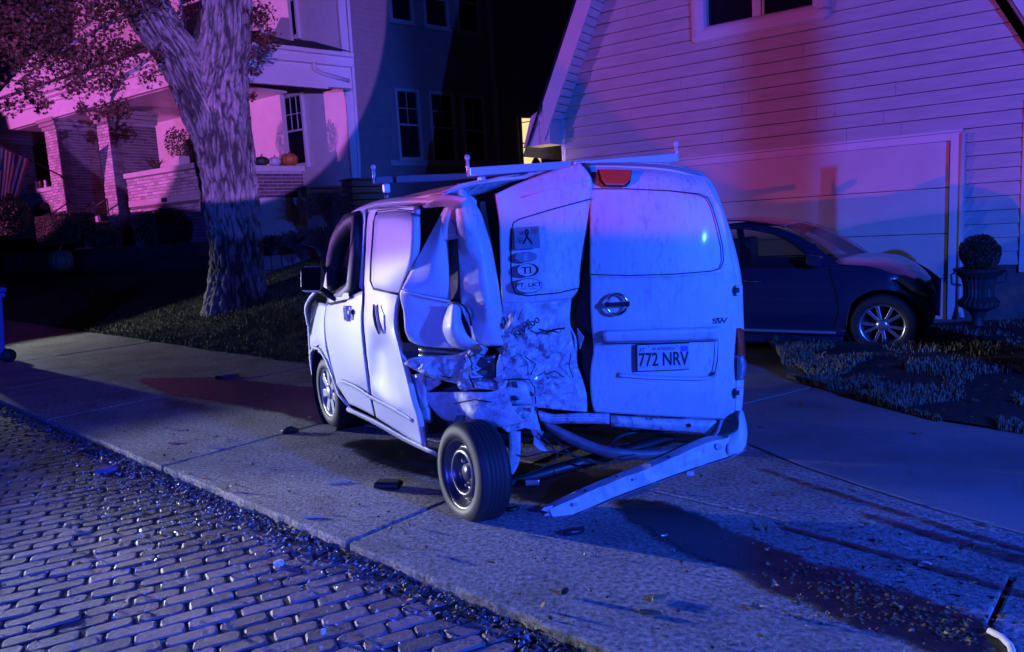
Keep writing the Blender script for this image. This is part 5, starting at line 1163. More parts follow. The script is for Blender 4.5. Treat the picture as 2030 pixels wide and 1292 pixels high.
pillar(-.42, .12, zc(1.5), zP - .1, .6)
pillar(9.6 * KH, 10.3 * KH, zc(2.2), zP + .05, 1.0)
# left wall L
zL = zc(3.22)
brickwork(HF, p1b, 9.6 * KH, zc(2.55), zL, 0, M_bf, M_mort)
bevel(MB().pbox(HF, p1b, 9.6 * KH, zL, zL + .12, -.34, .06).build('parapet_cap', M_stone, hs), .012)
bevel(MB().pbox(HF, p1b, 9.9 * KH, zc(2.0), zc(2.55), -.25, .03).build('stone_plinth', M_stone, hs), .01)
bevel(MB().pbox(HF, 7.25 * KH, 7.55 * KH, zc(2.62), zc(2.76), .03, .05).build('vent_plate', M_dark, hs), .004)
# porch floor, steps
MB().pbox(HF, -.2, 12, zc(2.3), zc(2.45), -2.6, -.35).build('porch_floor', M_stone, hs)
for k in range(5):
    bevel(MB().pbox(HF, p2b + .03, p1a - .03, zc(1.3), zc(1.5) + k * .17, -.35 - k * .25, .25 - k * .28).build('step', M_stone, hs), .01)
# entablature: frieze, mouldings, cornice, gutter
zf0, zf1 = zc(5.02), zc(5.55)
uE = 12.5
def ent(P, a, b):
    bevel(MB().pbox(P, a, b, zf0, zf0 + .42, .02, .16).build('frieze', M_wtrim, hs), .006)
    bevel(MB().pbox(P, a, b, zf0 + .423, zf0 + .52, .02, .24).build('moulding', M_wtrim, hs), .012)
    bevel(MB().pbox(P, a, b, zf0 + .523, zf0 + .60, .02, .38).build('moulding', M_wtrim, hs), .012)
    bevel(MB().pbox(P, a, b, zf0 + .603, zf0 + .78, .02, .55).build('cornice', M_wtrim, hs), .03, 3)
    MB().pbox(P, a, b, zf0 + .783, zf0 + .83, -.6, .62).build('roof_edge', M_roof, hs)
ent(HF, -.55, uE)
MB().pbox(HF, -.3, uE, zf0 - .01, zf0 + .04, -2.6, .02).build('porch_ceiling', M_wtrim, hs)
# pediment-like raised centre over the steps
MB().prism([HF.P(3.2, zf0 + .83, .5), HF.P(9.6, zf0 + .83, .5), HF.P(6.4, zf0 + 1.75, .5)], -HF.n * 2.2).build('pediment', M_wtrim, hs)
# porch roof slope and upper storey
u12 = 13
mesh('porch_roof', [HF.P(-.6, zf0 + .84, .6), HF.P(uE, zf0 + .84, .6), HF.P(uE, zf0 + 1.5, -2.2), HF.P(-.6, zf0 + 1.5, -2.2)], [(0, 1, 2, 3)], M_roof, hs); solid(hs.children[-1], .05)
# side: beam, fascia of the right bay (plane HS)
a0 = -1.6
zs0, zs1, zs2 = zc(4.86), zc(5.33), zc(5.60)
bevel(MB().pbox(HS, a0, 1.42 * KH, zs0, zs1 - .02, -.2, .02).build('porch_beam', M_wtrim, hs), .006)
bevel(MB().pbox(HS, a0, 1.42 * KH, zs1 - .017, zs2 - .10, -.2, .14).build('side_fascia', M_wtrim, hs), .01)
bevel(MB().pbox(HS, a0, 1.42 * KH, zs2 - .097, zs2, -.2, .24).build('side_gutter', M_wtrim, hs), .02, 3)
bevel(MB().pbox(HS, a0, .9, zs0 - .06, zs0 - .003, -.05, .06).build('beam_moulding', M_wtrim, hs), .01)
mesh('side_porch_roof', [HS.P(a0, zs2 + .01, .26), HS.P(1.42 * KH, zs2 + .01, .26), HS.P(1.42 * KH, zs2 + .75, -1.9), HS.P(a0, zs2 + .75, -1.9)], [(0, 1, 2, 3)], M_roof, hs); solid(hs.children[-1], .04)
MB().tube([HS.at(622, 124, .2), HS.at(623, 136, .14), HS.at(640, 146, .06), HS.at(692, 160, .05)], .05, 8).build('gutter_elbow', M_wtrim, hs, True)
# parapet with pumpkins (side plane): individual bricks
pu0, pu1 = -1.45, .03
zp1 = zc(3.0); zp0 = zc(2.45)
MB().pbox(HS, pu0, pu1, zc(1.6), zp0, -.3, .02).build('parapet_base', M_stone, hs)
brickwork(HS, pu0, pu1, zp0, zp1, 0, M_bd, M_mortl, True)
bevel(MB().pbox(HS, pu0, pu1 + .05, zp1, zp1 + .14, -.36, .06).build('parapet_cap', M_stone, hs), .012)
bevel(MB().pbox(HS, pu0, pu1 + .03, zp0 - .1, zp0, -.2, .05).build('stone_band', M_stone, hs), .012)
# porch back wall with arched stucco reveal, window on HW
wl = [HW.P(0, zc(1.5), 0), HW.P(5.2, zc(1.5), 0), HW.P(5.2, 11.5, 0), HW.P(0, 11.5, 0)]
mesh('stucco_wall', wl, [(0, 1, 2, 3)], M_stuc, hs); solid(hs.children[-1], .2, 1)
MB().pbox(HF, 0, 11, zc(2.4), zf0, -2.75, -2.6).build('porch_back_wall', M_stuc, hs)
MB().pbox(HF, 2.2, 4.6, zc(2.45), zc(4.4), -2.6, -2.55).build('front_door_opening', M_glassd, hs)
bevel(MB().pbox(HF, 6.8, 9.4, zc(3.2), zc(4.7), -2.6, -2.53).build('porch_window_frame', M_blkp, hs), .01)
bevel(MB().pbox(HF, 3.0, 3.9, zc(2.45), zc(4.35), -2.55, -2.5).build('front_door', M_wood, hs), .02)
upw = mesh('upper_wall', [HF.P(-1.0, zf0 + 1.0, -2.3), HF.P(12, zf0 + 1.0, -2.3), HF.P(12, 12, -2.3), HF.P(-1.0, 12, -2.3)], [(0, 1, 2, 3)], M_stuc, hs); solid(upw, .1, 1)
def window(P, x0, x1, y0, y1, off=.07, grid=(3, 2), frame=.08, m_f=None, lit=None, parent=None, mx=None):
    (ua, za), (ub, zb_) = P.uz(x0, y0, off), P.uz(x1, y1, off)
    ua, ub = min(ua, ub), max(ua, ub); za, zb_ = max(za, zb_), min(za, zb_)
    m_f = m_f or M_wtrim
    w = bevel(frame_ring(P, ua - frame, ub + frame, zb_ - frame, za + frame, frame, off - .06, off + .05).build('window', m_f, parent or hs), .008)
    MB().pbox(P, ua, ub, zb_, za, off - .05, off - .035).build('pane', lit or M_glassd, w)
    zm = (za + zb_) / 2
    bevel(MB().pbox(P, ua, ub, zm - .025, zm + .025, off - .034, off + .01).build('meeting_rail', m_f, w), .004)
    for i in range(1, grid[0]):
        u = ua + (ub - ua) * i / grid[0]; MB().pbox(P, u - .010, u + .010, zm + .026, za, off - .034, off - .018).build('muntin', m_f, w)
    for j in range(1, grid[1]):
        z = zm + (za - zm) * j / grid[1]; MB().pbox(P, ua, ub, z - .010, z + .010, off - .0335, off - .0175).build('muntin', m_f, w)
    bevel(MB().pbox(P, ua - frame - .04, ub + frame + .04, zb_ - frame - .05, zb_ - frame - .003, off - .03, off + .09).build('sill', m_f, w), .008)
    return w
window(HW, 561, 608, 196, 322)
window(HW, 350, 375, 205, 300)
window(HW, 540, 590, -60, 68, grid=(2, 2))
window(HF, 350, 408, -60, 70, -2.1, grid=(2, 2))
# downspout at the house corner, thick corner trim lit pink
MB().tube([HD.at(683, -120, .08), HD.at(690, 0, .08), HD.at(703, 180, .08), HD.at(712, 320, .08), HD.at(714, 400, .08)], .05, 8).build('downspout', M_wtrim, hs, True)
bevel(MB().pbox(HD, -.06, .16, zc(1.5), 11.5, -.06, .035).build('corner_board', M_wtrim, hs), .006)
# dark side wall with clapboards
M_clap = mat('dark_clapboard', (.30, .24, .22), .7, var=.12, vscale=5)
L_ = 4.64 * KH
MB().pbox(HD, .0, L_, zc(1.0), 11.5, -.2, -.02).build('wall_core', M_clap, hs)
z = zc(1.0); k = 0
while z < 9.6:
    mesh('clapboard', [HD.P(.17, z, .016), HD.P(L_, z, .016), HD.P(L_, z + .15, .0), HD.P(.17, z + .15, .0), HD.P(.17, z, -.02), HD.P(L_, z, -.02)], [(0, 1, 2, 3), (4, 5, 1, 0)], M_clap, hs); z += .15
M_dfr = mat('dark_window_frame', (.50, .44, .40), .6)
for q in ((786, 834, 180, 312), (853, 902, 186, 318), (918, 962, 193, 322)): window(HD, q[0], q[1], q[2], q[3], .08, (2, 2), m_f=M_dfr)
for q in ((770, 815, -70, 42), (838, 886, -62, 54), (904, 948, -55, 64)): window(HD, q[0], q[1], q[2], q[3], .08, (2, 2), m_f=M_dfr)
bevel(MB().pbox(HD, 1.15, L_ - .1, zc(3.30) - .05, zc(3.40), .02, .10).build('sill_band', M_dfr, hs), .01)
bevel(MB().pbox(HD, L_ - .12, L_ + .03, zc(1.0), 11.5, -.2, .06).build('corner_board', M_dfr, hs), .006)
# rear wing with the lit window
hE = HD.P(L_, 0, -2.5); HR = Pl((hE.x, hE.y), (.90, .44))
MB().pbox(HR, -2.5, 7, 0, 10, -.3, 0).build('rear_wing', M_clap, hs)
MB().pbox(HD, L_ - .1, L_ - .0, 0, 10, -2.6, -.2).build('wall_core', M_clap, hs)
M_lit = mat('lit_curtain', (.8, .7, .4), .8, emit=(1.0, .78, .36), estr=.9, var=.25, vscale=7, stretch=(6, 6, .6))
nd = M_lit.node_tree; 
lw = window(HR, 1033, 1073, 234, 332, .08, (1, 1), m_f=M_dfr, lit=M_lit)
for y0, y1, y2 in ((243, 240, 239), (284, 283, 282), (293, 291, 290)):
    MB().tube([HR.at(1034, y0, .12), HR.at(1052, y1, .12), HR.at(1074, y2, .12)], .018, 6).build('curtain_rod', M_dark, lw)
MB().lathe(HR.at(1062, 315, .25), (0, 0, 1), [(.12, -.3), (.16, -.1), (.06, .05), (.10, .16), (.09, .25), (.001, .3)], 16).build('figurine', mat('figurine_brown', (.12, .08, .06), .6), lw, True)
bevel(MB().tube([HS.P(1.5, zc(2.3), .0), HS.P(1.5, zc(2.3), .4)], .01, 4).build('bracket', M_dark, hs), .001)
# handrails
for pts in ([(75, 442), (100, 425), (140, 398)], [(155, 432), (185, 412), (212, 394)]):
    rl = empty('handrail', HF.at(*pts[0], .5), 'thin dark %s metal handrail beside the porch steps' % ('left' if pts[0][0] < 100 else 'right'), 'handrail', 'handrails on the porch steps')
    MB().tube([HF.at(x, y, .5) for x, y in pts], .022, 6).build('rail', M_blkp, rl, True)
    for x, y in pts[1:] if pts[0][0] > 100 else pts[:2]:
        q = HF.at(x, y, .5); MB().tube([q, q - Vector((0, 0, .8))], .016, 6).build('post', M_blkp, rl)
# flag on a pole
M_flagr = mat('flag_red', (.45, .03, .04), .8); M_flagw = mat('flag_white', (.75, .72, .74), .8); M_flagb = mat('flag_blue', (.03, .04, .22), .8)
fl = empty('flag', HF.at(128, 352, .1), 'stars and stripes flag hanging from an angled pole on the left porch pillar', 'flag')
MB().tube([HF.at(128, 352, .12), HF.at(95, 335, .9), HF.at(62, 318, 1.5), HF.at(-15, 280, 2.3)], .02, 8).build('pole', M_dark, fl, True)
MB().tube([HF.at(120, 349, .04), HF.at(128, 358, .1), HF.at(134, 349, .04)], .02, 6).build('bracket', M_dark, fl)
NA, NB = 13, 12
def flagpt(s, t):
    """s 0..1 across stripes (pole direction), t 0..1 downwards"""
    xa, ya = 57 - 62 * s, 316 - 26 * s
    xb, yb = 30 - 38 * s, 402 - 12 * s
    x = xa + (xb - xa) * t + 1.2 * math.sin(s * 9 + t * 2); y = ya + (yb - ya) * t
    return HF.at(x, y, 1.6 + .9 * s + .035 * math.sin(s * 11 + t * 1.5) * (.3 + t))
for i in range(13):
    rows = [[flagpt((i + k / 2) / 13, j / 10) for k in range(3)] for j in range(11)]
    sheet('stripe', rows, M_flagw if i % 2 else M_flagr, fl, 2, 2, thick=.002)
cant = [[flagpt(.36 + .64 * k / 8, .45 * j / 8) + HF.n * .012 for k in range(9)] for j in range(9)]
sheet('canton', cant, M_flagb, fl, 2, 2, thick=.002)
for j in range(7):
    for k in range(9):
        q = flagpt(.40 + .58 * (k + (.5 if j % 2 else 0)) / 9.2, .42 * (j + .6) / 7.4) + HF.n * .03
        rr_ = .022; st = [q + HF.d * math.cos(math.pi / 2 + a * math.pi / 5) * (rr_ if a % 2 == 0 else rr_ * .42) + Vector((0, 0, 1)) * math.sin(math.pi / 2 + a * math.pi / 5) * (rr_ if a % 2 == 0 else rr_ * .42) for a in range(10)]
        mesh('star', st, [tuple(range(10))], M_flagw, fl)
# pumpkins
def pumpkin(c, r, sq, m, label, ms=None, ribs=10, group=None):
    o = empty('pumpkin', c, label, 'pumpkin', group); b = MB(); seg = ribs * 6; N = 12
    for i in range(N + 1):
        th = math.pi * i / N
        for j in range(seg):
            g = 2 * math.pi * j / seg; k = 1 - .10 * (abs(math.cos(g * ribs / 2))) ** 6
            rad = r * math.sin(th) * k + .001; z = r * sq * (math.cos(th) * (1 - .18 * math.exp(-(math.sin(th) / .35) ** 2)) + 1)
            b.v.append(Vector(c) + Vector((rad * math.cos(g), rad * math.sin(g), z)))
    for i in range(N):
        for j in range(seg): q = i * seg; b.f.append((q + j, q + seg + j, q + seg + (j + 1) % seg, q + (j + 1) % seg))
    b.build('flesh', m, o, True)
    t = Vector(c) + Vector((0, 0, 2 * r * sq * .90))
    MB().tube([t - Vector((0, 0, .1 * r)), t + Vector((.03 * r, 0, .22 * r)), t + Vector((.2 * r, 0, .42 * r))], [.16 * r, .09 * r, .07 * r], 7).build('stem', ms or M_wood, o, True); return o
cz = zp1 + .14
def onc(x): q = HS.at(x, 328, -.15); return Vector((q.x, q.y, cz))
pumpkin(onc(575), .205, .80, mat('pumpkin_orange', (.52, .15, .03), .5, var=.15, vscale=8), 'round orange pumpkin, rightmost of three on the porch parapet')
pumpkin(onc(545), .150, .75, mat('pumpkin_white', (.62, .58, .58), .5, var=.1, vscale=8), 'small white pumpkin between a green and an orange one on the parapet')
pumpkin(onc(519), .185, .62, mat('pumpkin_green', (.04, .07, .035), .5, var=.3, vscale=8), 'dark green pumpkin, leftmost of three on the porch parapet')
gq = atY(125, 540, 19.5)
M_stripe = mat('striped_gourd', (.11, .14, .09), .5, var=.3, vscale=3)
pumpkin((gq.x, gq.y, gq.z), .30, 1.05, M_stripe, 'large striped green gourd standing in the dark garden left of the tree', ribs=12)
# plants on the porch
M_leafg = mat('hedge_leaf', (.06, .065, .03), .6, var=.5, vscale=8); M_leafp = mat('potted_leaf', (.10, .10, .045), .6, var=.5, vscale=8)
q = HF.at(357, 320, -.15); pot = empty('potted_plant', (q.x, q.y, zTop + .13), 'bushy green plant in a square pot on the porch wall left of the trunk', 'plant')
bevel(MB().box((q.x, q.y, zTop + .13 + .12), HF.d * .2, HF.n * .15, (0, 0, .12)).build('pot', M_stone, pot), .02)
leafy('foliage', (q.x, q.y, zTop + .70), .32, 900, M_leafp, pot, .03, 1.3, .6, 4)
q = HF.at(312, 338, -.15); pot = empty('spiky_plant', (q.x, q.y, zTop + .13), 'small spiky plant on the porch wall beside the second pillar', 'plant')
b = MB(); rs = random.Random(2)
for i in range(24):
    a = rs.uniform(0, 6.28); b.tube([(q.x, q.y, zTop + .1), (q.x + .10 * math.cos(a), q.y + .10 * math.sin(a), zTop + .3), (q.x + .26 * math.cos(a), q.y + .26 * math.sin(a), zTop + .34 + .1 * rs.random())], [.012, .01, .002], 4)
b.build('leaves', M_leafg, pot)['kind'] = 'stuff'
for k, x in enumerate((72, 80, 91)):
    q = HF.at(x, 366, -.1); o = MB(); o.lathe((q.x, q.y, zL + .12), (0, 0, 1), [(.03, 0), (.06, .05), (.035, .12), (.05, .22), (.001, .26)], 10)
    o = o.build('ornament', M_flagw if k != 1 else mat('ornament_red', (.4, .1, .06), .5), None, True); tag(o, ['small white ornament, leftmost of three on the left porch wall', 'small red ornament between two white ones on the left porch wall', 'small white ornament nearest the left porch pillar'][k], 'ornament')
# hedges and shrubs in front of the porch
def shrub(name, label, x, y, Y, rpx, sq, n, m, size=.028, seed=1, box=None, cat='shrub'):
    c = atY(x, y, Y); r = rpx * Y / 1466; o = empty(name, c - Vector((0, 0, r * sq)), label, cat)
    if box: leafy('foliage', c, r, n, m, o, size, 1, .3, seed, box=(box[0] * Y / 1466, box[1] * Y / 1466, box[2] * Y / 1466, math.atan2(.57, -.82)))
    else: leafy('foliage', c, r, n, m, o, size, sq, .3, seed)
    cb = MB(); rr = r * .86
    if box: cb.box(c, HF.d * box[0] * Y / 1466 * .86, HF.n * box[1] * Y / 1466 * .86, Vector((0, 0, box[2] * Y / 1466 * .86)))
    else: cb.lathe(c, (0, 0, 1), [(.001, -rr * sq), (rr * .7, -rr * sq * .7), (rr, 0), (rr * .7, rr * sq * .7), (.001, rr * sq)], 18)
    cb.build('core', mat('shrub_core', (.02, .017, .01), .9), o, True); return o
shrub('boxwood', 'clipped dome shaped boxwood against the bright brick wall left of the trunk', 320, 455, 18.3, 50, .78, 5200, M_leafg, .03, 5)
shrub('hedge', 'squared purple flowering hedge beside the porch steps', 130, 452, 19.5, 40, .8, 5200, M_leafp, .032, 6, box=(75, 30, 30))
shrub('round_bush', 'pale leafed bush at the far left under the flag', 12, 425, 20, 42, .95, 3000, M_leafp, .035, 7)
shrub('low_bush', 'dark sprawling low bush between hedge and boxwood', 205, 470, 18.6, 32, .8, 1600, M_leafg, .032, 8)
# dark garden wall along the top of the bank
M_rw = mat('retaining_block', (.26, .23, .24), .85, var=.25, vscale=6, bump=.01, bscale=20)
def gwall(name, label, P, x0, x1, yt, yb, off, n, m, cat='wall'):
    (ua, zt), (ub, zt2) = P.uz(x0, yt[0], off), P.uz(x1, yt[1], off); zb_ = P.uz(x0, yb, off)[1]
    o = empty(name, P.P(ua, zb_, off), label, cat); zt = (zt + zt2) / 2
    for i in range(n):
        a, b = ua + (ub - ua) * i / n, ua + (ub - ua) * (i + 1) / n; a, b = min(a, b) + .006, max(a, b) - .006
        for j in range(2):
            zz0 = zb_ + (zt - zb_) * j / 2; bevel(MB().pbox(P, a, b, zz0, zz0 + (zt - zb_) / 2 - .008, off - .3, off + .01 * ((i + j) % 3)).build('block', m, o), .015)
    return o
PG = Pl((LB.x, LB.y) , (-.737, .676))
gwall('retaining_wall', 'low block retaining wall behind the trunk and beside the van mirror', Pl((-4.6, 15.5), (.95, .2)), 515, 660, (504, 500), 566, 0, 7, M_rw)
gwall('garden_wall', 'low dark garden wall along the top of the lawn left of the tree', Pl((-9.0, 18.2), (-.75, .66)), 0, 405, (492, 497), 540, 0, 14, mat('dark_block', (.06, .055, .06), .9, var=.3, vscale=6))
# ornamental grasses
M_og = mat('red_fountain_grass', (.14, .07, .06), .6, var=.5, vscale=6)
def tuft(label, x, y, Y, hpx, n, seed):
    c = atY(x, y, Y); h = hpx * Y / 1466; rs = random.Random(seed); b = MB(); o = empty('ornamental_grass', c, label, 'plant')
    for i in range(n):
        a = rs.uniform(0, 6.28); s = rs.uniform(.5, 1.1); e = rs.uniform(.25, .95) * h; d = Vector((math.cos(a), math.sin(a), 0))
        b.tube([c + d * .05, c + d * e * .35 + Vector((0, 0, h * s * .7)), c + d * e * .75 + Vector((0, 0, h * s * .92)), c + d * e + Vector((0, 0, h * s * .75))], [.008, .009, .006, .002], 3, False)
    b.build('blades', M_og, o)['kind'] = 'stuff'
tuft('red fountain grass tuft nearest the van windscreen', 650, 520, 14.2, 75, 260, 1)
tuft('red fountain grass tuft between the retaining wall and the trunk', 600, 515, 14.6, 60, 220, 2)
tuft('tall reddish grass clump under the wooden table behind the van', 660, 455, 15.6, 75, 240, 3)
tuft('low dark grass tuft just right of the tree trunk', 545, 505, 15.0, 40, 140, 4)
# things by the side wall: table, crate
def table(x, y, Y, w, label):
    c = atY(x, y, Y); o = empty('wooden_table', c - Vector((0, 0, .7)), label, 'table'); dx = HD.d
    for k in range(3): bevel(MB().box(c + HD.n * (.17 * (k - 1)), dx * w, HD.n * .08, (0, 0, .025)).build('top_plank', M_wood, o), .008)
    for sx in (-1, 1):
        for sy in (-1, 1): bevel(MB().box(c + dx * w * .9 * sx + HD.n * .2 * sy - Vector((0, 0, .35)), dx * .035, HD.n * .035, (0, 0, .33)).build('leg', M_wood, o), .006)
    bevel(MB().box(c - Vector((0, 0, .09)), dx * w * .88, HD.n * .2, (0, 0, .05)).build('apron', M_wood, o), .006)
table(632, 372, 17.0, .42, 'small brown wooden garden table beside the brick parapet')
c = atY(720, 375, 17.6); cr_ = empty('storage_crate', c - Vector((0, 0, .4)), 'brown slatted wooden crate against the dark side wall behind the van roof', 'crate')
for k in range(4): bevel(MB().box(c + Vector((0, 0, .12 - k * .15)), HD.d * .42, HD.n * .25, (0, 0, .065)).build('slat', M_wood, cr_), .008)
bevel(MB().box(c + Vector((0, 0, .22)), HD.d * .46, HD.n * .29, (0, 0, .02)).build('lid', M_wood, cr_), .008)
# blue wheeled bin at the left edge
M_bin = mat('blue_plastic', (.03, .08, .42), .4, var=.1, vscale=4)
bq = gnd(-34, 722); bq = Vector((bq.x, bq.y, 0)); bn = empty('wheeled_bin', bq, 'blue wheeled rubbish bin cut off by the left edge on the pavement', 'bin')
def binr(z, a, b): return [bq + CT * sx * a + CN * sy * b + Vector((0, 0, z)) for sx, sy in ((-1, -1), (1, -1), (1, 1), (-1, 1))]
hB = (gnd(-22, 720) - EYE); hgt = 1.02
r0_, r1_ = binr(.08, .21, .25), binr(hgt, .27, .31)
bevel(mesh('body', r0_ + r1_, [(3, 2, 1, 0), (4, 5, 6, 7), (0, 1, 5, 4), (1, 2, 6, 5), (2, 3, 7, 6), (3, 0, 4, 7)], M_bin, bn), .03, 3)
bevel(MB().box(bq + Vector((0, 0, hgt - .03)), CT * .30, CN * .34, (0, 0, .035)).build('rim', M_bin, bn), .02, 3)
bevel(MB().box(bq + Vector((0, 0, hgt + .045)), CT * .31, CN * .36, (0, 0, .035)).build('lid', M_bin, bn), .03, 3)
for s in (-1, 1): MB().lathe(bq + CN * .28 + CT * .2 * s + Vector((0, 0, .1)), CT * s, [(.001, .03), (.1, .03), (.1, -.03), (.001, -.03)], 16).build('wheel', M_blk, bn, True)
# ================================================================== MAPLE TREE
TY = 14.0
M_bark = mat('maple_bark', (.36, .32, .30), .9, var=.45, vscale=9, bump=.05, bscale=22, stretch=(1, 1, .4))
M_mleaf = mat('maple_leaf', (.10, .045, .025), .6, var=.5, vscale=1.3, spec=.3)
_n = M_bark.node_tree.nodes; _L = M_bark.node_tree.links; _b = _n['Principled BSDF']; _a = _n.new('ShaderNodeAttribute'); _a.attribute_name = 'furrow'
_r = _n.new('ShaderNodeMapRange'); _r.inputs[1].default_value = .12; _r.inputs[2].default_value = .8; _r.inputs[3].default_value = 1.15; _r.inputs[4].default_value = .22; _L.new(_a.outputs['Fac'], _r.inputs[0])
_x = _n.new('ShaderNodeVectorMath'); _x.operation = 'SCALE'; _L.new(_b.inputs['Base Color'].links[0].from_socket, _x.inputs[0]); _L.new(_r.outputs[0], _x.inputs['Scale']); _L.new(_x.outputs[0], _b.inputs['Base Color'])
tree = empty('maple_tree', atY(470, 600, TY), 'thick forked maple tree with deeply ridged bark and russet leaves', 'tree')
def limb(name, path, seg=170, sub=16, amp=.085, flare=0, sd=1):
    P_ = [atY(x, y, Y) for x, y, r, Y in path]; R0 = [r * Y / 1466 for x, y, r, Y in path]
    pts = refine(P_, sub); rad = []
    for i in range(len(R0) - 1):
        for j in range(sub): rad.append(cr(R0[max(i - 1, 0)], R0[i], R0[i + 1], R0[min(i + 2, len(R0) - 1)], j / sub))
    rad.append(R0[-1]); b = MB(); b.tube(pts, rad, seg)
    n = len(pts); F = [0.0] * len(b.v)
    for i in range(n):
        c = pts[i]
        for j in range(seg):
            v = b.v[i * seg + j]; d = (v - c); L = d.length; dn = d / L; g = 2 * math.pi * j / seg
            s = Vector((math.cos(g) * 7, math.sin(g) * 7, c.z * 2.6 + sd * 3.1)) + Vector((noise.noise(v * 1.7), noise.noise(v * 1.7 + Vector((5, 5, 5))), 0)) * .6
            rg = 1 - abs(noise.noise(s)) * 2; rg2 = 1 - abs(noise.noise(s * 2.3 + Vector((9, 2, 0)))) * 2
            dd = amp * (-.9 * max(0, rg) ** 2 - .5 * max(0, rg2) ** 3) + .05 * noise.noise(v * 1.1)
            F[i * seg + j] = dd / amp
            if flare and i < sub * 1.6:
                f = 1 - i / (sub * 1.6); dd += f * f * (.10 + .16 * max(0, math.sin(g * 3 + .7)) ) 
            b.v[i * seg + j] = v + dn * dd
    o = b.build(name, M_bark, tree, True)
    at = o.data.attributes.new('furrow', 'FLOAT', 'POINT'); at.data.foreach_set('value', [min(1, max(0, -q)) for q in F])
    return o
limb('trunk', [(474, 640, 70, TY), (472, 596, 62, TY), (470, 545, 55, TY), (466, 480, 52, TY), (459, 410, 53, TY), (450, 330, 54, TY), (440, 255, 58, TY), (436, 190, 55, TY), (440, 140, 50, TY), (448, 80, 48, TY), (450, 0, 46, TY), (450, -90, 42, TY), (452, -220, 34, TY + .3)], flare=1)
limb('limb', [(430, 290, 40, TY - .05), (412, 225, 50, TY - .1), (385, 165, 46, TY - .15), (350, 105, 43, TY - .2), (312, 50, 44, TY - .3), (282, -5, 43, TY - .35), (255, -70, 40, TY - .4), (200, -180, 30, TY - .6)], sd=3)
limb('limb', [(402, 120, 10, TY + .2), (396, 80, 12, TY + .5), (402, 40, 12, TY + .7), (408, -10, 12, TY + .9)], 40, 8, .008, 0, 5)
for pth in ([(300, 20, 5, 13.6), (250, 30, 4, 12.8), (190, 60, 2.5, 12.3), (120, 100, 1.5, 12)], [(270, -20, 5, 13.5), (150, 0, 3, 12.4), (30, 60, 1.5, 12)], [(495, 30, 4, 14.2), (520, 60, 3, 14.2), (535, 100, 1.5, 14)], [(330, 70, 4, 13.6), (290, 120, 2.5, 13), (240, 160, 1.5, 12.6), (215, 215, 1, 12.2)]):
    limb('branch', pth, 16, 8, .004)
leaf_o = []
for k in range(11):
    a = math.pi / 2 + (k - 5) * .52; r = (1, .42, .85, .4, .8, .35)[abs(k - 5)] if k != 5 else 1
    leaf_o.append((math.cos(a) * r, math.sin(a) * r))
def leaves(clumps, seed):
    rs = random.Random(seed); v, f = [], []
    for (x, y, r, Y, n) in clumps:
        for _ in range(n):
            while True:
                a, b_ = rs.gauss(0, .45), rs.gauss(0, .45)
                if a * a + b_ * b_ < 1: break
            YY = Y + rs.gauss(0, .35); c = atY(x + a * r, y + b_ * r * .8, YY); s = rs.uniform(.03, .055)
            nn_ = Vector((rs.gauss(0, .6), rs.gauss(-.6, .5), rs.gauss(.5, .5))).normalized(); A = nn_.orthogonal().normalized(); A.rotate(Matrix.Rotation(rs.uniform(0, 6.28), 3, nn_)); B = nn_.cross(A)
            k = len(v); v += [c + A * p * s + B * q * s + nn_ * (.25 * s * (p * p)) for p, q in leaf_o]; f.append(tuple(range(k, k + 11)))
    return v, f
cl = [(60, 30, 90, 12, 900), (150, 20, 90, 12, 900), (230, 20, 70, 12.5, 600), (30, 110, 70, 11.5, 600), (110, 110, 75, 12, 800), (190, 110, 70, 12.2, 700), (250, 100, 50, 12.6, 300), (60, 175, 40, 11.5, 200), (20, 60, 70, 11, 500),
      (150, 165, 45, 11.8, 260), (220, 165, 40, 12, 220), (205, 220, 32, 11.8, 170), (240, 215, 28, 12, 120), (160, 215, 18, 11.8, 60), (295, 150, 32, 12.5, 110), (310, 110, 22, 12.8, 50), (20, 210, 30, 11, 90), (85, 205, 28, 11.2, 80), (8, 160, 20, 11, 40),
      (515, 30, 38, 14, 260), (525, 80, 36, 14, 220), (510, 110, 25, 14, 90), (505, 140, 14, 14, 40), (500, 190, 14, 14.2, 45), (370, 20, 30, 14.6, 120), (345, 40, 24, 14.4, 60), (385, 90, 14, 14.6, 40), (300, -40, 90, 12.5, 500), (120, -40, 120, 12, 800)]
v, f = leaves(cl, 4)
o = mesh('crown', v, f, M_mleaf, tree); o['kind'] = 'stuff'
# ================================================================== DEBRIS, STAINS AND PAINTED SHADOW
M_wet_shade = mat('wet_fluid_and_shade', (.030, .026, .032), .38, spec=.4, var=.5, vscale=7, bump=.0015, bscale=60)  # fluid colour, also used for painted shadow on the pavement
M_clear = mat('clear_plastic', (.45, .47, .52), .12, spec=.8, alpha=.75)
M_frag = mat('glass_fragment', (.55, .57, .62), .12, spec=1)
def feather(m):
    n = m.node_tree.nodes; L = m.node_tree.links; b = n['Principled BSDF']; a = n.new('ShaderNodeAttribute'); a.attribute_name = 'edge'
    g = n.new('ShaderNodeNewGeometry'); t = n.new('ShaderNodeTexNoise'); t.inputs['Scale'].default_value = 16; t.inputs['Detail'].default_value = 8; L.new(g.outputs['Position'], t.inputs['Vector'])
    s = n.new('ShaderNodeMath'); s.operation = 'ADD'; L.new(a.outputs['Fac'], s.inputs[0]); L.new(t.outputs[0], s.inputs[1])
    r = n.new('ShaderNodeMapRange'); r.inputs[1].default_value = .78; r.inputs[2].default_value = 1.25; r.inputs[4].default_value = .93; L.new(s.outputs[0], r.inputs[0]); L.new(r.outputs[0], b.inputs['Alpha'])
feather(M_wet_shade)
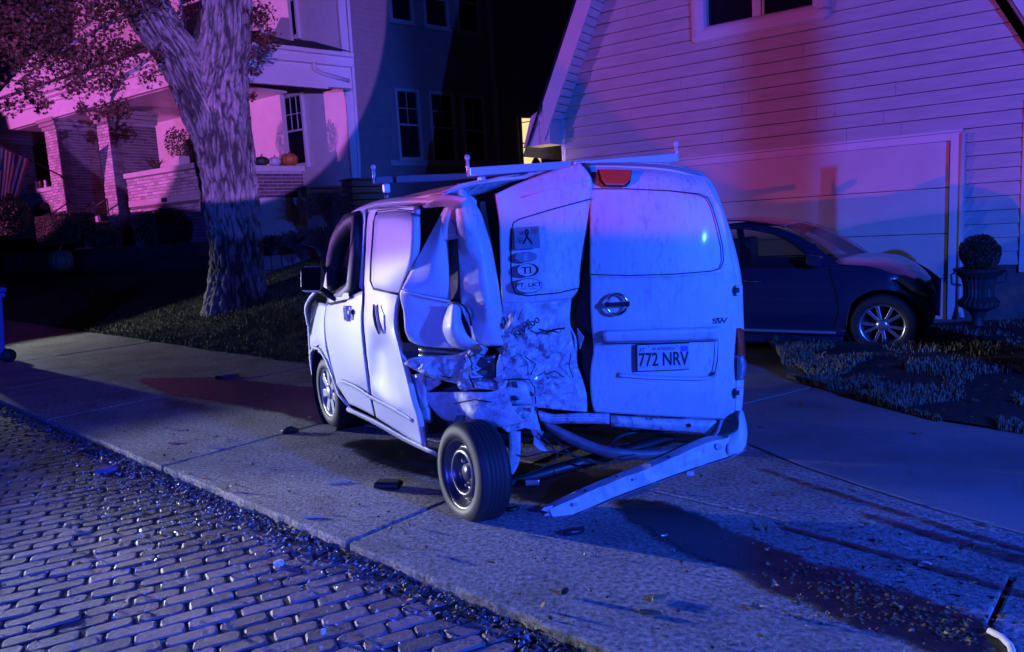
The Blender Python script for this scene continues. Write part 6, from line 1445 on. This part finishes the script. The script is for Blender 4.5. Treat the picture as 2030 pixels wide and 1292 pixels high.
def stain(name, label, pts, z, wob=.03, sd=0, soft=.10, core=1.0):  # dark ground patches: fluid, streaks and painted shadow
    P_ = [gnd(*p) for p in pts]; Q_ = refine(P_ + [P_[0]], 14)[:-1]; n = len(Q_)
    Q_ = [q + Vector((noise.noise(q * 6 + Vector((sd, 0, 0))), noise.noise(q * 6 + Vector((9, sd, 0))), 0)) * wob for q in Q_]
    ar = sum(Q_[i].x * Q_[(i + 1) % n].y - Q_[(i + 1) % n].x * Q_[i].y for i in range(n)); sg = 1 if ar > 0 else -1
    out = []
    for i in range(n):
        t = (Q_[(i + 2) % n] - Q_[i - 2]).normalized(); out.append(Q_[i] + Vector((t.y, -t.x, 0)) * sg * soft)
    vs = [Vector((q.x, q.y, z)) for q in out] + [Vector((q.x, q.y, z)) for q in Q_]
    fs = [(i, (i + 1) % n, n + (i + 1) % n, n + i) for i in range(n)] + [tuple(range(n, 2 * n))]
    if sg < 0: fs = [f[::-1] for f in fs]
    o = mesh(name, vs, fs, M_wet_shade); at = o.data.attributes.new('edge', 'FLOAT', 'POINT'); at.data.foreach_set('value', [0.0] * n + [core] * n)
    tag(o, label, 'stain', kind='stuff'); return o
stain('fluid_and_shadow_trail', 'dark wet trail with painted wheel and bumper shadow, running from under the hanging bumper towards the lower right corner', [(1235, 992), (1330, 1012), (1460, 1070), (1600, 1120), (1750, 1170), (1880, 1220), (1950, 1258), (1980, 1300), (1880, 1290), (1730, 1235), (1580, 1182), (1450, 1124), (1340, 1070), (1260, 1028)], .007, .05)  # fluid trail; the rear wheel and bumper shadow is painted into it
stain('skid_mark', 'thin dark skid streak on the pavement above the wet trail', [(1520, 933), (1700, 990), (1900, 1052), (2035, 1092), (2035, 1098), (1900, 1058), (1700, 995), (1520, 937)], .0095, .008, 3, .012, .62)
stain('skid_mark', 'broader dark skid streak near the right edge of the pavement', [(1720, 1022), (1860, 1062), (2035, 1108), (2035, 1122), (1860, 1070), (1720, 1027)], .0105, .01, 4, .03, .62)
stain('skid_mark', 'faint streak between the wet trail and the upper skid streaks', [(1560, 1048), (1740, 1095), (1900, 1140), (2035, 1180), (2035, 1188), (1900, 1147), (1740, 1101), (1560, 1052)], .0115, .01, 5, .018, .62)
stain('dark_patch', 'dark patch on the pavement under the open side of the van', [(880, 905), (1060, 930), (1230, 945), (1180, 985), (1040, 990), (1000, 960), (900, 950), (760, 915), (700, 880), (780, 880)], .008, .06, 6, .12)  # darkens the pavement below the open side of the van
stain('painted_shadow_strip', 'dark painted shadow strip across the pavement left of the front wheel', [(285, 752), (420, 752), (560, 765), (640, 780), (650, 835), (560, 815), (430, 792), (340, 778)], .0065, .05, 8, .14, .8)  # the van's shadow painted on the pavement as a dark strip
# fallen leaves
M_fl = obj_tint(mat('fallen_leaf', (.30, .20, .10), .7, var=.4, vscale=40), .5)
lm = []
for k in range(4):
    rs = random.Random(k); s = .028
    vv = [(p * s, q * s, .012 * rs.random() + .010 * p * p) for p, q in leaf_o]; me = bpy.data.meshes.new('fallen_leaf'); me.from_pydata(vv, [], [tuple(range(11))]); me.materials.append(M_fl); me.update(); lm.append(me)
rs = random.Random(9)
def leaf_at(p, s=1, label='small curled dry leaf lying on the pavement or the bricks around the van', grp='fallen leaves'):
    o = bpy.data.objects.new('fallen_leaf', lm[rs.randrange(4)]); COL.objects.link(o); o.location = p; o.rotation_euler = (rs.gauss(0, .3), rs.gauss(0, .3), rs.uniform(0, 6.28)); o.scale = (s, s, s); tag(o, label, 'leaf', grp)
for _ in range(110):
    x, y = rs.uniform(100, 2000), rs.uniform(800, 1285); p = gnd(x, y); w = (p - CB).dot(CN)
    onb = w < 0; p.z = -.042 if onb else .012
    leaf_at(p, rs.uniform(.6, 1.2), 'small curled dry leaf lying on the street bricks' if onb else 'small curled dry leaf lying on the pavement beside the van', 'leaves fallen on the bricks' if onb else 'leaves fallen on the pavement')
for _ in range(50):
    p = gnd(1500 + 430 * rs.random() , 1040 + 230 * rs.random()); p.z = .012; leaf_at(p, rs.uniform(.4, .9), 'small dry leaf stuck around the dark wet trail', 'leaves around the wet trail')
def leaf_one(x, y, s, label):
    p = gnd(x, y); p.z = .02; leaf_at(p, s, label, None)
# shards: uncountable
def shards(name, label, n, fn, m, s0, s1, seed):
    rs = random.Random(seed); v, f = [], []
    for _ in range(n):
        p = fn(rs)
        if p is None: continue
        s = rs.uniform(s0, s1); a = rs.uniform(0, 6.28); e = rs.uniform(.3, 1); A = Vector((math.cos(a), math.sin(a), rs.gauss(0, .4))) * s; B = Vector((-math.sin(a), math.cos(a), rs.gauss(0, .4))) * s * e; t = Vector((0, 0, s * .5)); k = len(v)
        v += [p - A, p + B, p + A * .9, p - B * .8 + t * .3, p + t]; f += [(k, k + 1, k + 4), (k + 1, k + 2, k + 4), (k + 2, k + 3, k + 4), (k + 3, k, k + 4)]
    o = mesh(name, v, f, m); tag(o, label, 'debris', kind='stuff')
def gut(rs):
    t = rs.uniform(-4.5, 7); p = K(t, -abs(rs.gauss(.04, .085)), -.046); return p
def road(rs):
    t = rs.gauss(1.6, 1.3); return K(t, -abs(rs.gauss(0, .5)), -.042)
def walk(rs):
    t = rs.uniform(-4, 7); return K(t, abs(rs.gauss(0, 1.0)), .006)
shards('glass_shards', 'scatter of tiny glass fragments on the bricks beside the kerb', 1700, road, M_frag, .003, .011, 1)
shards('gutter_debris', 'line of leaf litter and plastic bits packed against the kerb edge', 2800, gut, mat('gutter_litter', (.10, .09, .10), .6, var=.6, vscale=30), .006, .022, 2)
shards('blue_bits', 'loose plastic bits caught in the gutter', 260, gut, mat('plastic_bits', (.30, .33, .45), .4, var=.4, vscale=30), .006, .020, 5)
shards('pavement_grit', 'fine grit and glass crumbs scattered over the pavement slabs', 1200, walk, M_frag, .002, .006, 3)
shards('dark_grit', 'small dark crumbs of plastic scattered over the pavement slabs', 700, walk, M_blkp, .004, .013, 4)
def chunk(name, label, cat, x, y, m, size, hgt, seed, rot=0, zz=None, n=9, sq=.5):
    rs = random.Random(seed); p = gnd(x, y); w = (p - CB).dot(CN); z = (.004 if w > 0 else -.05) if zz is None else zz; b = MB()
    pts = []
    for i in range(n):
        a = 2 * math.pi * i / n; r = size * rs.uniform(.6, 1.1); q = Vector((math.cos(a) * r, math.sin(a) * r * sq, 0)); q.rotate(Matrix.Rotation(rot, 3, 'Z')); pts.append(Vector((p.x, p.y, z)) + q)
    b.prism(pts, (0, 0, hgt)); o = bevel(b.build(name, m), hgt * .3, 2)
    for vtx in o.data.vertices: vtx.co.z += hgt * .5 * noise.noise(vtx.co * 40)
    tag(o, label, cat); return o
# black wing-mirror cap on the pavement
p = gnd(770, 966); cap = empty('mirror_cap', p, 'broken black plastic mirror cap lying on the slab left of the rear wheel', 'debris')
ax = Vector((.96, -.25, 0)).normalized(); ay = Vector((.25, .96, 0))
bevel(MB().box(p + Vector((0, 0, .02)), ax * .085, ay * .045, (0, 0, .018)).build('shell', M_blkp, cap), .014, 3)
bevel(frame_ring(Pl((p.x, p.y), (ax.x, ax.y)), -.07, .07, .02, .045, .01, -.03, .03).build('rim', M_blk, cap), .004)
chunk('headlamp_shard', 'long clear plastic strip lying near the kerb left of the slab joint', 'debris', 618, 1026, M_clear, .085, .006, 1, -.2, sq=.22)
chunk('headlamp_shard', 'clear plastic strip on the slab between the front wheel and the mirror cap', 'debris', 668, 957, M_clear, .08, .006, 2, .1, sq=.18)
chunk('headlamp_shard', 'pale plastic splinter beside the blue film on the slab joint', 'debris', 430, 889, M_clear, .12, .006, 3, -.3, sq=.15)
chunk('crumpled_paper', 'crumpled white scrap on the bricks below the kerb', 'litter', 552, 1100, M_flagw, .035, .022, 4, 0, sq=.8)
chunk('paper_scrap', 'small square white tag standing on the bricks near the bottom edge', 'litter', 640, 1236, M_flagw, .016, .03, 5, .5, n=4, sq=.6)
chunk('paint_flake', 'white leaf shaped flake on the pavement right of the wet trail', 'litter', 1831, 1121, M_flagw, .035, .006, 6, 0, sq=.7)
chunk('paint_flake', 'pale flake on the pavement above the wet trail', 'litter', 1660, 1072, M_flagw, .02, .005, 7, 0, sq=.6)
chunk('paint_flake', 'pale blue flake beside the wet trail below the bumper', 'litter', 1316, 1063, M_clear, .026, .006, 8, 0, sq=.6)
chunk('plastic_fragment', 'dark jagged fragment beside the front wheel on the pavement', 'debris', 575, 858, M_blkp, .09, .03, 9, .1, sq=.5)
chunk('plastic_fragment', 'dark flat fragment on the pavement behind the front wheel', 'debris', 452, 749, M_blkp, .15, .03, 10, .1, sq=.45)
chunk('plastic_fragment', 'blue lit curled fragment lying on the bricks by the kerb', 'debris', 208, 921, mat('blue_fragment', (.10, .13, .28), .3), .10, .03, 11, .3, sq=.5)
chunk('plastic_fragment', 'dark wedge on the bricks touching the kerb left of the joint', 'debris', 183, 884, M_blkp, .11, .03, 12, .3, sq=.35)
chunk('orange_leaf', 'bright orange leaf on the slab between kerb and front wheel', 'leaf', 342, 879, mat('orange_leaf', (.65, .16, .04), .6), .045, .006, 13, .4, sq=.5)
chunk('orange_leaf', 'small red orange leaf on the slab near the kerb', 'leaf', 408, 949, MATS['orange_leaf'], .025, .005, 14, .4, sq=.4)
chunk('lamp_cube', 'small black and white plastic cube on the pavement near the kerb', 'debris', 1120, 1180, M_blkp, .022, .03, 15, .4, n=4, sq=.9)
chunk('leaf_curl', 'brown curled leaf cluster on the slab lower centre', 'leaf', 1310, 1190, M_fl, .05, .014, 16, .4, sq=.5)
chunk('leaf_curl', 'dark curled leaf on the slab below the brown cluster', 'leaf', 1290, 1218, M_fl, .05, .012, 17, -.3, sq=.3)
chunk('metal_bracket', 'dark bent bracket lying in front of the trailing bumper end', 'debris', 1140, 1058, M_blkp, .08, .02, 18, .4, sq=.4)
chunk('metal_bracket', 'small dark clip on the slab right of the rear wheel', 'debris', 1020, 1012, M_blkp, .035, .015, 19, .4, sq=.6)
hz = empty('edging_strip', gnd(1990, 1275), 'curved white plastic strip at the lower right corner', 'strip')
MB().tube([gnd(1960, 1250, .02), gnd(1985, 1262, .02), gnd(2003, 1280, .02), gnd(2012, 1310, .02)], .012, 8).build('strip', M_flagw, hz, True)

# matted leaf litter, uncountable
def litter(name, label, n, fn, m, s0, s1, seed):
    rs = random.Random(seed); v, f = [], []
    for _ in range(n):
        p = fn(rs)
        if p is None: continue
        s = rs.uniform(s0, s1); a = rs.uniform(0, 6.28); tl = Vector((rs.gauss(0, .35), rs.gauss(0, .35), 1)).normalized(); A = tl.orthogonal().normalized(); A.rotate(Matrix.Rotation(a, 3, tl)); B = tl.cross(A); k = len(v)
        v += [p + A * x * s + B * y * s + Vector((0, 0, .3 * s * x * x)) for x, y in leaf_o]; f.append(tuple(range(k, k + 11)))
    o = mesh(name, v, f, m); tag(o, label, 'leaves', kind='stuff')
M_ll = mat('leaf_litter', (.17, .12, .07), .75, var=.6, vscale=30)
litter('lawn_leaf_litter', 'fallen leaves caught in the lawn grass', 2600, lambda r: (lambda t, s: LW(t, s) + Vector((0, 0, .03)))(r.uniform(-1, 14), r.random() * 4), M_ll, .014, .032, 3)
litter('kerb_leaf_litter', 'matted leaf litter along the kerb line', 420, lambda r: K(r.uniform(-4.5, 7), -abs(r.gauss(.03, .06)), -.035), M_ll, .010, .026, 4)
litter('trail_leaf_litter', 'crushed leaf bits along the wet trail', 500, lambda r: (lambda q: Vector((q.x, q.y, .012)))(gnd(1600, 1150).lerp(gnd(1980, 1275), r.random()) + Vector((r.gauss(0, .08), r.gauss(0, .10), 0))), M_ll, .006, .015, 5)
litter('bed_leaf_litter', 'dead leaves lying in the grass bed by the garage', 500, lambda r: (lambda i, j: (lambda q: Vector((q.x, q.y, .05 + .12 * sm(0, 3, j * 8))))(be[int(i)].lerp(be[int(i) + 1], i - int(i)).lerp(bk[int(i)], j)))(r.uniform(0, 4.9), r.random() ** 1.5), M_ll, .012, .028, 6)
